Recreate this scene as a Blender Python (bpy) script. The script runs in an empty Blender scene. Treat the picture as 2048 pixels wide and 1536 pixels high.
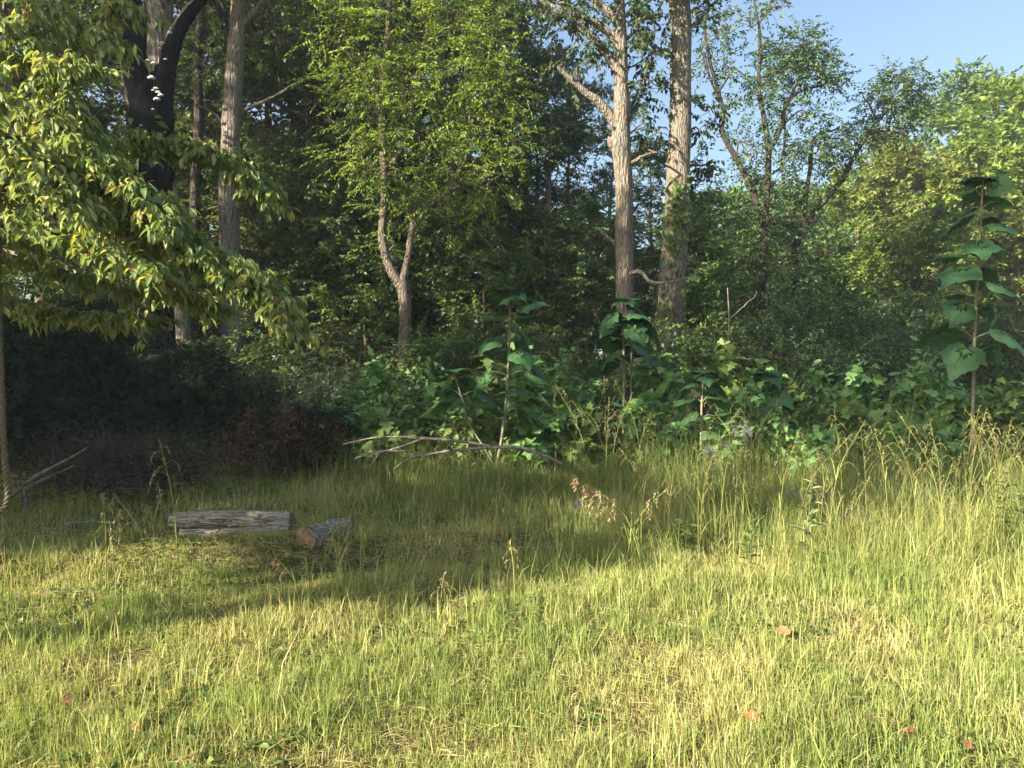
import bpy, math, random
import numpy as np
from mathutils import Vector, Matrix

# ------------------------------------------------------------------ camera, sky, sun, exposure
SC = bpy.context.scene
COL = SC.collection
F, EYE = 1500.0, 1.6                       # focal length in photo pixels (2048 wide), eye height
cam_d = bpy.data.cameras.new('camera'); cam = bpy.data.objects.new('camera', cam_d); COL.objects.link(cam)
cam.location = (0, 0, EYE); cam.rotation_euler = (math.radians(90), 0, 0)
cam_d.sensor_width = 36.0; cam_d.lens = 36.0 * F / 2048.0
cam_d.clip_start = 0.05; cam_d.clip_end = 3000
SC.camera = cam

SUN_AZ, SUN_EL = math.radians(235), math.radians(25)   # azimuth of the sun clockwise from +Y
W = bpy.data.worlds.new('World'); SC.world = W; W.use_nodes = True
wn = W.node_tree.nodes; wl = W.node_tree.links
bg = wn['Background']
sky = wn.new('ShaderNodeTexSky'); sky.sky_type = 'NISHITA'; sky.sun_disc = False
sky.sun_elevation = SUN_EL; sky.sun_rotation = SUN_AZ
sky.air_density = 1.25; sky.dust_density = 4.0; sky.ozone_density = 2.6
bg.inputs['Strength'].default_value = 0.068
wl.new(sky.outputs[0], bg.inputs['Color'])
sun_d = bpy.data.lights.new('sun', 'SUN'); sun_d.energy = 5.0; sun_d.angle = math.radians(0.5)
sun_d.color = (1.0, 0.90, 0.735)
sun = bpy.data.objects.new('sun', sun_d); COL.objects.link(sun)
TO_SUN = Vector((math.sin(SUN_AZ) * math.cos(SUN_EL), math.cos(SUN_AZ) * math.cos(SUN_EL), math.sin(SUN_EL)))
sun.rotation_euler = (-TO_SUN).to_track_quat('-Z', 'Y').to_euler()
sun.location = (-30, -30, 40)
vs = SC.view_settings
vs.view_transform = 'Standard'; vs.look = 'None'; vs.gamma = 1.0; vs.use_curve_mapping = False
vs.exposure = 2.05
SC.render.engine = 'CYCLES'
cy = SC.cycles
cy.max_bounces = 6; cy.diffuse_bounces = 3; cy.glossy_bounces = 2; cy.transmission_bounces = 4
cy.transparent_max_bounces = 4; cy.caustics_reflective = False; cy.caustics_refractive = False
cy.sample_clamp_indirect = 6.0; cy.use_denoising = True; cy.denoising_prefilter = 'NONE'; cy.use_adaptive_sampling = True; cy.adaptive_threshold = 0.028; cy.volume_bounces = 0

# ------------------------------------------------------------------ helpers
def A(*v): return np.array(v, dtype=float)
def P(px, py, d): return A((px - 1024) / F * d, d, EYE + (768 - py) / F * d)
def X(px, d): return (px - 1024) / F * d
def sst(v, a, b):
    t = np.clip((np.asarray(v, float) - a) / (b - a), 0, 1); return t * t * (3 - 2 * t)
def gz(x, y):
    x = np.asarray(x, float); y = np.asarray(y, float)
    z = 0.42 * sst(y, 6.5, 15)
    z = z + 0.035 * np.sin(x * 1.3 + 0.7 * y) * np.sin(y * 0.9 + 1) + 0.02 * np.sin(x * 3.1 - y * 2.3)
    q = (y - 6.75) - 0.30 * (x + 2.6)                      # low bank across the left lawn
    z = z + (0.16 * np.exp(-(q / 0.42) ** 2) - 0.05 * np.exp(-((q + 0.65) / 0.28) ** 2)) * (1 - sst(x, -0.9, 1.2))
    z = z + 0.05 * np.clip(y - 20, 0, 60) * (1 - sst(x / np.maximum(y, 1), -0.05, 0.3))
    z = z + 0.26 * np.clip(y - 34, 0, 70) * sst(x / np.maximum(y, 1), 0.02, 0.42)
    z = z + 6 * sst(y, 90, 260)
    return z
def g(x, y): return float(gz(x, y))
def nrm(v):
    v = np.asarray(v, float); return v / np.maximum(np.linalg.norm(v, axis=-1, keepdims=True), 1e-9)

class MB:
    """collects triangles and quads with a per-face 'var' value and a material index"""
    def __init__(s): s.V = []; s.n = 0; s.T = []; s.Q = []; s.tv = []; s.qv = []; s.tm = []; s.qm = []
    def add(s, V, T=None, Q=None, var=0.5, mi=0):
        V = np.asarray(V, float).reshape(-1, 3)
        for L, K, vv, mm in ((T, s.T, s.tv, s.tm), (Q, s.Q, s.qv, s.qm)):
            if L is not None and len(L):
                L = np.asarray(L, int); K.append(L + s.n)
                vv.append(np.broadcast_to(np.asarray(var, float), (len(L),)).copy())
                mm.append(np.full(len(L), mi, int))
        s.V.append(V); s.n += len(V)
    def tris(s): return sum(len(t) for t in s.T) + 2 * sum(len(q) for q in s.Q)
    def mesh(s, name, mats, smooth=False):
        me = bpy.data.meshes.new(name)
        V = np.concatenate(s.V)
        T = np.concatenate(s.T) if s.T else np.zeros((0, 3), int)
        Q = np.concatenate(s.Q) if s.Q else np.zeros((0, 4), int)
        nt, nq = len(T), len(Q)
        me.vertices.add(len(V)); me.vertices.foreach_set('co', V.astype(np.float32).ravel())
        me.loops.add(nt * 3 + nq * 4)
        me.loops.foreach_set('vertex_index', np.concatenate([T.ravel(), Q.ravel()]).astype(np.int32))
        me.polygons.add(nt + nq)
        ls = np.concatenate([np.arange(nt) * 3, nt * 3 + np.arange(nq) * 4]).astype(np.int32)
        me.polygons.foreach_set('loop_start', ls)
        me.polygons.foreach_set('material_index', np.concatenate(s.tm + s.qm).astype(np.int32))
        if smooth: me.polygons.foreach_set('use_smooth', np.ones(nt + nq, bool))
        for m in (mats if isinstance(mats, (list, tuple)) else [mats]): me.materials.append(m)
        at = me.attributes.new('var', 'FLOAT', 'FACE')
        at.data.foreach_set('value', np.concatenate(s.tv + s.qv).astype(np.float32))
        me.update(calc_edges=True)
        return me

def link(o, parent=None):
    COL.objects.link(o)
    if parent is not None: o.parent = parent
    return o
def part(name, mb, mats, parent=None, smooth=False, kind=None):
    me = mb if isinstance(mb, bpy.types.Mesh) else mb.mesh(name, mats, smooth)
    o = link(bpy.data.objects.new(name, me), parent)
    if kind: o['kind'] = kind
    return o
def tag(o, label=None, cat=None, group=None, kind=None):
    if label: o['label'] = label
    if cat: o['category'] = cat
    if group: o['group'] = group
    if kind: o['kind'] = kind
    return o
def thing(name, label, cat, loc=(0, 0, 0), group=None):
    o = link(bpy.data.objects.new(name, None)); o.location = loc
    o.empty_display_size = 0.2
    return tag(o, label, cat, group)
def copy_thing(src, loc, rz, sc=1.0, label=None, group=None):
    r = src.copy(); COL.objects.link(r); r.location = loc; r.rotation_euler = (0, 0, rz)
    r.scale = (sc, sc, sc)
    if label: r['label'] = label
    if group: r['group'] = group
    for ch in src.children:
        c = ch.copy(); COL.objects.link(c); c.parent = r
    return r

def spline(pts, n):
    """Catmull-Rom through rows of pts (any width)"""
    p = np.asarray(pts, float)
    p = np.vstack([2 * p[0] - p[1], p, 2 * p[-1] - p[-2]])
    m = len(p) - 3
    t = np.linspace(0, m - 1e-6, n); i = t.astype(int); f = (t - i)[:, None]
    a, b, c, d = p[i], p[i + 1], p[i + 2], p[i + 3]
    return 0.5 * ((2 * b) + (-a + c) * f + (2 * a - 5 * b + 4 * c - d) * f ** 2 + (-a + 3 * b - 3 * c + d) * f ** 3)
def tube(mb, pts, rad, sides=6, var=0.5, mi=0, cap=False, rough=0.0, seed=0, lobes=None):
    p = np.asarray(pts, float); n = len(p)
    r = np.broadcast_to(np.asarray(rad, float), (n,))
    t = nrm(np.gradient(p, axis=0))
    ref = A(0.31, 0.95, 0.05) if abs(t[0][2]) > 0.6 else A(0, 0, 1)
    s = nrm(np.cross(t, ref)); b = np.cross(t, s)
    an = np.linspace(0, 2 * np.pi, sides, endpoint=False)
    rr = np.repeat(r[:, None], sides, 1)
    if rough:
        rg = np.random.default_rng(seed)
        rid = rg.normal(0, 1, sides)[None, :] * np.ones((n, 1))
        for k in range(1, n):
            rid[k] = 0.8 * rid[k - 1] + 0.6 * rg.normal(0, 1, sides)
        rr = rr * (1 + rough * np.clip(rid, -1.6, 1.6))
    if lobes is not None: rr = rr * (1 + lobes(an)[None, :])
    V = p[:, None, :] + rr[:, :, None] * (np.cos(an)[None, :, None] * s[:, None, :] + np.sin(an)[None, :, None] * b[:, None, :])
    i = np.arange(n - 1)[:, None] * sides; j = np.arange(sides)[None, :]; j2 = (j + 1) % sides
    Q = np.stack([i + j, i + j2, i + sides + j2, i + sides + j], -1).reshape(-1, 4)
    V = V.reshape(-1, 3); T = None
    if cap:
        V = np.vstack([V, p[0], p[-1]]); k = n * sides; jj = np.arange(sides); jn = (jj + 1) % sides
        T = np.concatenate([np.stack([jn, jj, np.full(sides, k)], -1),
                            np.stack([(n - 1) * sides + jj, (n - 1) * sides + jn, np.full(sides, k + 1)], -1)])
    mb.add(V, T=T, Q=Q, var=var, mi=mi)
def twigs(mb, P0, P1, r0, r1, var=0.5, mi=1):
    """many straight three-sided twigs at once"""
    P0 = np.asarray(P0, float); P1 = np.asarray(P1, float); n = len(P0)
    if n == 0: return
    t = nrm(P1 - P0); s = nrm(np.cross(t, A(0.2, 0.35, 0.9))); b = np.cross(t, s)
    V = np.empty((n, 6, 3))
    r0 = np.broadcast_to(r0, (n,)); r1 = np.broadcast_to(r1, (n,))
    for k in range(3):
        c, sn = math.cos(k * 2.0944), math.sin(k * 2.0944); o = c * s + sn * b
        V[:, k] = P0 + o * r0[:, None]; V[:, 3 + k] = P1 + o * r1[:, None]
    i = np.arange(n)[:, None] * 6
    Q = np.concatenate([np.concatenate([i + k, i + (k + 1) % 3, i + 3 + (k + 1) % 3, i + 3 + k], 1) for k in range(3)])
    mb.add(V.reshape(-1, 3), Q=Q, var=var, mi=mi)

# leaf templates: along, across, up; triangles
KITE = (A([0, 0, 0], [.42, .5, .10], [1, 0, -.12], [.42, -.5, .10]), [(0, 1, 2), (0, 2, 3)])
BLUNT = (A([0, 0, 0], [.3, .46, .1], [.72, .40, .05], [1, 0, -.12], [.72, -.4, .05], [.3, -.46, .1]), [(0, 1, 2), (0, 2, 3), (0, 3, 4), (0, 4, 5)])
OVAL = (A([0, 0, 0], [.2, .34, .09], [.48, .5, .08], [.78, .30, -.02], [1.08, 0, -.22],
          [.78, -.30, -.02], [.48, -.5, .08], [.2, -.34, .09], [.3, 0, 0.0], [.65, 0, -.06]),
        [(0, 1, 8), (1, 2, 8), (2, 9, 8), (2, 3, 9), (3, 4, 9), (0, 8, 7), (7, 8, 6), (6, 8, 9), (6, 9, 5), (5, 9, 4)])
LOBED = (A([0, 0, 0], [-.08, .30, .03], [.18, .56, .06], [.34, .28, .04], [.62, .50, .0], [.70, .2, -.02], [1, .10, -.12],
           [1, -.10, -.12], [.70, -.2, -.02], [.62, -.50, .0], [.34, -.28, .04], [.18, -.56, .06], [-.08, -.30, .03], [.4, 0, 0]),
         [(i, i + 1, 13) for i in range(12)] + [(12, 0, 13)])
STRAW = (A([0, 0, 0], [.5, .5, .03], [1, 0, 0], [.5, -.5, .03]), [(0, 1, 2), (0, 2, 3)])
def leaves(mb, pos, D, N, size, width, var, tpl=KITE, mi=0):
    D = nrm(D); S = nrm(np.cross(N, D)); N = np.cross(D, S)
    v, f = tpl; f = np.asarray(f)
    size = np.broadcast_to(np.asarray(size, float), (len(pos),)); width = np.broadcast_to(np.asarray(width, float), (len(pos),))
    V = pos[:, None, :] + (v[None, :, 0:1] * D[:, None, :] + v[None, :, 1:2] * width[:, None, None] * S[:, None, :]
                           + v[None, :, 2:3] * N[:, None, :]) * size[:, None, None]
    T = (np.arange(len(pos))[:, None, None] * len(v) + f[None]).reshape(-1, 3)
    mb.add(V.reshape(-1, 3), T=T, var=np.repeat(var, len(f)), mi=mi)
def spray_leaves(rg, O, T, L, k, size, droop=0.25, sag=0.15, jit=0.35, out=0.8, szv=0.25):
    """leaves set alternately along short twigs; returns pos, D, N, size, id of the spray"""
    O = np.asarray(O, float); M = len(O); T = nrm(T); L = np.broadcast_to(L, (M,))
    up = A(0, 0, 1) + rg.normal(0, .25, (M, 3)); S = nrm(np.cross(T, up))
    ps, ds, ns, ss, ii = [], [], [], [], []
    for j in range(k):
        t = (j + .6) / k; sd = 1 if j % 2 else -1
        p = O + T * (L * t)[:, None]; p[:, 2] -= sag * L * t * t
        last = 1.0 if j == k - 1 else 0.0
        d = T * (.55 + last) + S * sd * out * (1 - last) + rg.normal(0, jit, (M, 3)); d[:, 2] -= droop
        n = A(0, 0, 1) + rg.normal(0, jit * 1.3, (M, 3))
        ps.append(p); ds.append(d); ns.append(n); ss.append(size * rg.uniform(1 - szv, 1 + szv, M)); ii.append(np.arange(M))
    return np.concatenate(ps), np.concatenate(ds), np.concatenate(ns), np.concatenate(ss), np.concatenate(ii)

# ------------------------------------------------------------------ materials
def mat(name):
    m = bpy.data.materials.new(name); m.use_nodes = True
    n = m.node_tree.nodes; n.clear()
    return m, n, m.node_tree.links
def ramp(n, stops, interp='LINEAR'):
    r = n.new('ShaderNodeValToRGB'); e = r.color_ramp.elements; r.color_ramp.interpolation = interp
    while len(e) < len(stops): e.new(0.5)
    for el, (p, c) in zip(e, stops): el.position = p; el.color = (*c, 1)
    return r
def leaf_mat(name, c1, c2, c3, trans=0.35, rough=0.5, spec=0.3, tint=(1.25, 1.15, .55), mottle=0.25):
    m, n, l = mat(name)
    at = n.new('ShaderNodeAttribute'); at.attribute_name = 'var'
    r = ramp(n, [(0, c1), (.6, c2), (1, c3)]); l.new(at.outputs['Fac'], r.inputs[0])
    tc = n.new('ShaderNodeTexCoord'); nz = n.new('ShaderNodeTexNoise'); nz.inputs['Scale'].default_value = 9; nz.inputs['Detail'].default_value = 3
    l.new(tc.outputs['Object'], nz.inputs['Vector'])
    mr = n.new('ShaderNodeMapRange'); mr.inputs[1].default_value = .3; mr.inputs[2].default_value = .7
    mr.inputs[3].default_value = 1 - mottle; mr.inputs[4].default_value = 1 + mottle
    l.new(nz.outputs[0], mr.inputs[0])
    mx = n.new('ShaderNodeVectorMath'); mx.operation = 'SCALE'; l.new(r.outputs[0], mx.inputs[0]); l.new(mr.outputs[0], mx.inputs['Scale'])
    b = n.new('ShaderNodeBsdfPrincipled'); b.inputs['Roughness'].default_value = rough; b.inputs['Specular IOR Level'].default_value = spec
    l.new(mx.outputs[0], b.inputs['Base Color'])
    tm = n.new('ShaderNodeVectorMath'); tm.operation = 'MULTIPLY'; tm.inputs[1].default_value = tint; l.new(mx.outputs[0], tm.inputs[0])
    t = n.new('ShaderNodeBsdfTranslucent'); l.new(tm.outputs[0], t.inputs['Color'])
    ms = n.new('ShaderNodeMixShader'); ms.inputs[0].default_value = trans
    l.new(b.outputs[0], ms.inputs[1]); l.new(t.outputs[0], ms.inputs[2])
    o = n.new('ShaderNodeOutputMaterial'); l.new(ms.outputs[0], o.inputs['Surface'])
    return m
def bark_mat(name, dark, light, lichen=None, sc=(9, 9, 1.5), bump=0.6, lich_amt=0.5):
    m, n, l = mat(name)
    tc = n.new('ShaderNodeTexCoord'); mp = n.new('ShaderNodeMapping'); mp.inputs['Scale'].default_value = sc
    l.new(tc.outputs['Object'], mp.inputs['Vector'])
    nz = n.new('ShaderNodeTexNoise'); nz.inputs['Scale'].default_value = 2.2; nz.inputs['Detail'].default_value = 6; nz.inputs['Roughness'].default_value = .65
    l.new(mp.outputs[0], nz.inputs['Vector'])
    vo = n.new('ShaderNodeTexVoronoi'); vo.feature = 'DISTANCE_TO_EDGE'; vo.inputs['Scale'].default_value = 2.4
    l.new(mp.outputs[0], vo.inputs['Vector'])
    ma = n.new('ShaderNodeMath'); ma.operation = 'MULTIPLY_ADD'; ma.inputs[1].default_value = 1.3; l.new(vo.outputs[0], ma.inputs[0]); l.new(nz.outputs[0], ma.inputs[2])
    r = ramp(n, [(.43, dark), (.66, light)]); l.new(ma.outputs[0], r.inputs[0])
    col = r.outputs[0]
    if lichen:
        n2 = n.new('ShaderNodeTexNoise'); n2.inputs['Scale'].default_value = 2.3; n2.inputs['Detail'].default_value = 5
        l.new(tc.outputs['Object'], n2.inputs['Vector'])
        r2 = ramp(n, [(.5, (0, 0, 0)), (.66, (lich_amt,) * 3)]); l.new(n2.outputs[0], r2.inputs[0])
        mx = n.new('ShaderNodeMix'); mx.data_type = 'RGBA'; l.new(r2.outputs[0], mx.inputs[0]); l.new(col, mx.inputs[6]); mx.inputs[7].default_value = (*lichen, 1)
        col = mx.outputs[2]
    b = n.new('ShaderNodeBsdfPrincipled'); b.inputs['Roughness'].default_value = .9; b.inputs['Specular IOR Level'].default_value = .15
    l.new(col, b.inputs['Base Color'])
    bp = n.new('ShaderNodeBump'); bp.inputs['Strength'].default_value = min(1, bump * 1.5); bp.inputs['Distance'].default_value = .08
    l.new(ma.outputs[0], bp.inputs['Height']); l.new(bp.outputs[0], b.inputs['Normal'])
    o = n.new('ShaderNodeOutputMaterial'); l.new(b.outputs[0], o.inputs['Surface'])
    return m
def plain_mat(name, c1, c2, scale=20, rough=.85, bump=.3):
    m, n, l = mat(name)
    tc = n.new('ShaderNodeTexCoord'); nz = n.new('ShaderNodeTexNoise'); nz.inputs['Scale'].default_value = scale; nz.inputs['Detail'].default_value = 5
    l.new(tc.outputs['Object'], nz.inputs['Vector'])
    r = ramp(n, [(.35, c1), (.65, c2)]); l.new(nz.outputs[0], r.inputs[0])
    b = n.new('ShaderNodeBsdfPrincipled'); b.inputs['Roughness'].default_value = rough; b.inputs['Specular IOR Level'].default_value = .2
    l.new(r.outputs[0], b.inputs['Base Color'])
    bp = n.new('ShaderNodeBump'); bp.inputs['Strength'].default_value = bump; bp.inputs['Distance'].default_value = .01
    l.new(nz.outputs[0], bp.inputs['Height']); l.new(bp.outputs[0], b.inputs['Normal'])
    o = n.new('ShaderNodeOutputMaterial'); l.new(b.outputs[0], o.inputs['Surface'])
    return m

M_FOREST = leaf_mat('forest_leaf', (0.048, 0.084, 0.034), (0.086, 0.138, 0.046), (0.204, 0.222, 0.066))
M_FOREST2 = leaf_mat('forest_leaf_olive', (0.060, 0.083, 0.030), (0.109, 0.140, 0.044), (0.241, 0.230, 0.063))
M_LOCUST = leaf_mat('locust_leaf', (0.100, 0.163, 0.041), (0.200, 0.296, 0.061), (0.353, 0.411, 0.088), trans=.42)
M_YELLOW = leaf_mat('yellowing_leaf', (0.106, 0.145, 0.042), (0.185, 0.220, 0.055), (0.317, 0.290, 0.077), trans=.42)
M_DARK = leaf_mat('dark_shrub_leaf', (0.049, 0.099, 0.049), (0.087, 0.161, 0.068), (0.171, 0.228, 0.081))
M_OAK = leaf_mat('oak_leaf', (0.034, 0.062, 0.028), (0.067, 0.106, 0.039), (0.149, 0.161, 0.057))
M_UNDER = leaf_mat('understory_leaf', (0.069, 0.128, 0.043), (0.126, 0.208, 0.057), (0.265, 0.302, 0.082), trans=.4)
M_DOGW = leaf_mat('dogwood_leaf', (0.130, 0.199, 0.066), (0.247, 0.314, 0.097), (0.551, 0.468, 0.162), trans=.40, rough=.5, spec=.3)
M_SAPL = leaf_mat('tulip_sapling_leaf', (0.103, 0.220, 0.076), (0.179, 0.337, 0.103), (0.304, 0.410, 0.124), trans=.35)
M_SAPL2 = leaf_mat('tulip_sapling_leaf_yellow', (0.110, 0.176, 0.055), (0.187, 0.275, 0.077), (0.297, 0.319, 0.099), trans=.35)
M_PAUL = leaf_mat('paulownia_leaf', (0.035, 0.091, 0.037), (0.050, 0.121, 0.043), (0.076, 0.147, 0.043), trans=.3, mottle=.15)
M_CEDAR = leaf_mat('cedar_needle', (0.026, 0.053, 0.033), (0.053, 0.090, 0.046), (0.109, 0.139, 0.050), trans=.12)
M_BLUEG = leaf_mat('sumac_leaf', (0.066, 0.114, 0.070), (0.096, 0.156, 0.084), (0.180, 0.204, 0.084))
M_GRASS = leaf_mat('grass_blade', (0.176, 0.251, 0.062), (0.354, 0.369, 0.124), (0.603, 0.492, 0.268), trans=.4, rough=.55, spec=.25, tint=(1.1, 1.1, .6), mottle=.2)
M_TALLG = leaf_mat('tall_grass_blade', (0.140, 0.201, 0.050), (0.270, 0.292, 0.090), (0.497, 0.403, 0.200), trans=.4, rough=.55, spec=.25, tint=(1.1, 1.1, .6))
M_SEED = leaf_mat('grass_seed', (0.192, 0.143, 0.072), (0.295, 0.222, 0.116), (0.384, 0.294, 0.160), trans=.25)
M_STEMG = leaf_mat('grass_stem', (.16, .20, .05), (.24, .26, .07), (.34, .28, .1), trans=.15)
M_WEED = leaf_mat('weed_leaf', (.07, .12, .03), (.13, .19, .05), (.24, .27, .09), trans=.4)
M_PALEW = leaf_mat('pale_weed_leaf', (.14, .20, .07), (.24, .31, .13), (.36, .40, .20), trans=.35)
M_RED = leaf_mat('dry_red_leaf', (0.070, 0.035, 0.022), (0.120, 0.065, 0.040), (0.180, 0.110, 0.055), trans=.2)
M_DEAD = leaf_mat('dead_leaf', (0.150, 0.075, 0.032), (0.270, 0.130, 0.055), (0.360, 0.220, 0.110), trans=.2)
M_BROWN = leaf_mat('brown_litter_leaf', (0.065, 0.039, 0.026), (0.117, 0.072, 0.046), (0.195, 0.130, 0.078), trans=.1)
M_WHITE = leaf_mat('white_petal', (.6, .6, .55), (.72, .72, .68), (.8, .8, .76), trans=.25, tint=(1, 1, 1), mottle=.05)

B_GREY = bark_mat('grey_bark', (.055, .045, .036), (.22, .19, .155))
B_PALE = bark_mat('pale_ridged_bark', (.045, .038, .030), (.235, .20, .155), lichen=(.22, .22, .20), lich_amt=.35)
B_BROWN = bark_mat('brown_bark', (.045, .032, .024), (.17, .125, .09))
B_DARK = bark_mat('dark_bark', (.02, .016, .013), (.075, .06, .048))
B_LOCUST = bark_mat('locust_bark', (.045, .034, .027), (.20, .16, .125), sc=(12, 12, 2))
B_TWIG = plain_mat('twig_bark', (.05, .038, .028), (.13, .10, .075))
B_TWIGP = plain_mat('pale_twig_bark', (.15, .12, .09), (.27, .23, .18))
B_DEAD = plain_mat('dead_wood', (.08, .07, .06), (.23, .205, .175), 30)
B_LOG = bark_mat('log_bark', (.11, .10, .085), (.48, .43, .36), lichen=(.33, .33, .27), sc=(1.6, 11, 11), bump=1.0, lich_amt=.6)
B_CUT = plain_mat('cut_wood', (.10, .075, .05), (.24, .17, .11), 26)
B_GSTEM = plain_mat('green_stem', (.07, .085, .04), (.14, .15, .075))
B_PSTEM = plain_mat('paulownia_stem', (.14, .135, .09), (.24, .22, .15))
B_RSTEM = plain_mat('red_stem', (.06, .022, .016), (.13, .05, .035))
B_BRUSH = plain_mat('brush_twig', (.03, .024, .02), (.09, .072, .06))
B_ROPE = plain_mat('rope_fibre', (.07, .06, .035), (.16, .13, .075), 90, bump=.6)
B_FUNG = plain_mat('fungus_flesh', (.6, .58, .54), (.8, .78, .73), 40)
B_BERRY = plain_mat('red_berry', (.30, .03, .02), (.42, .07, .03), 30, rough=.4)
B_POLE = plain_mat('weathered_pole', (.30, .29, .27), (.42, .41, .38))
B_WIRE = plain_mat('wire_metal', (.25, .25, .25), (.35, .35, .35))

# ------------------------------------------------------------------ ground
def ground():
    xs = np.concatenate([-np.geomspace(400, 11, 46), np.arange(-10.8, 10.9, .16), np.geomspace(11, 400, 46)])
    ys = np.concatenate([-np.geomspace(200, 3, 20), np.arange(-2.8, 17, .16), np.geomspace(17.2, 700, 90)])
    gx, gy = np.meshgrid(xs, ys); V = np.stack([gx, gy, gz(gx, gy)], -1).reshape(-1, 3)
    w = len(xs); i = np.arange(len(ys) - 1)[:, None] * w; j = np.arange(w - 1)[None]
    Q = np.stack([i + j, i + j + 1, i + w + j + 1, i + w + j], -1).reshape(-1, 4)
    c = V[Q].mean(1); ratio = c[:, 0] / np.maximum(c[:, 1], 1)
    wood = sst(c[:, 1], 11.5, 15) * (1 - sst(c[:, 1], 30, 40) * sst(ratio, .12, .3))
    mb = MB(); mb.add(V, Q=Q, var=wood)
    m, n, l = mat('ground_soil')
    tc = n.new('ShaderNodeTexCoord'); at = n.new('ShaderNodeAttribute'); at.attribute_name = 'var'
    def noise(s, d=6):
        q = n.new('ShaderNodeTexNoise'); q.inputs['Scale'].default_value = s; q.inputs['Detail'].default_value = d
        l.new(tc.outputs['Object'], q.inputs['Vector']); return q
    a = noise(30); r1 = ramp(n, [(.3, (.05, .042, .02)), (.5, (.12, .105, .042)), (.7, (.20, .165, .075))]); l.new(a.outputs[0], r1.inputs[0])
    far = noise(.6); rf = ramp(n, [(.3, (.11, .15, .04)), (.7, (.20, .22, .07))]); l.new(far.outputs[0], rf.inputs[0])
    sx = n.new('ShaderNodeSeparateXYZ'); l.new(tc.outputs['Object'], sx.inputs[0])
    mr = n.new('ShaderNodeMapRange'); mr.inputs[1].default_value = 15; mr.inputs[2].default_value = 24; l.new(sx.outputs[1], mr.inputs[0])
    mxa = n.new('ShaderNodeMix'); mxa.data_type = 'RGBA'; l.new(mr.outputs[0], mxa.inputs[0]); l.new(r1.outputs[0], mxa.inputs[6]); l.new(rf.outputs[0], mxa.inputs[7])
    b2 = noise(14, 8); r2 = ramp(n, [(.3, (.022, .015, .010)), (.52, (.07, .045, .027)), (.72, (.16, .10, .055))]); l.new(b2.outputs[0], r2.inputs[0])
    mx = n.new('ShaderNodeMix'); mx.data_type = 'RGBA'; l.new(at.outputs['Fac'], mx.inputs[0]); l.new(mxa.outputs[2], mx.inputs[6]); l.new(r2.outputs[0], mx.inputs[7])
    b = n.new('ShaderNodeBsdfPrincipled'); b.inputs['Roughness'].default_value = .95; b.inputs['Specular IOR Level'].default_value = .1
    l.new(mx.outputs[2], b.inputs['Base Color'])
    bp = n.new('ShaderNodeBump'); bp.inputs['Strength'].default_value = .7; bp.inputs['Distance'].default_value = .03
    l.new(a.outputs[0], bp.inputs['Height']); l.new(bp.outputs[0], b.inputs['Normal'])
    o = n.new('ShaderNodeOutputMaterial'); l.new(b.outputs[0], o.inputs['Surface'])
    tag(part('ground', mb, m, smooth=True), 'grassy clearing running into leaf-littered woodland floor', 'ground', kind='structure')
ground()

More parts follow.
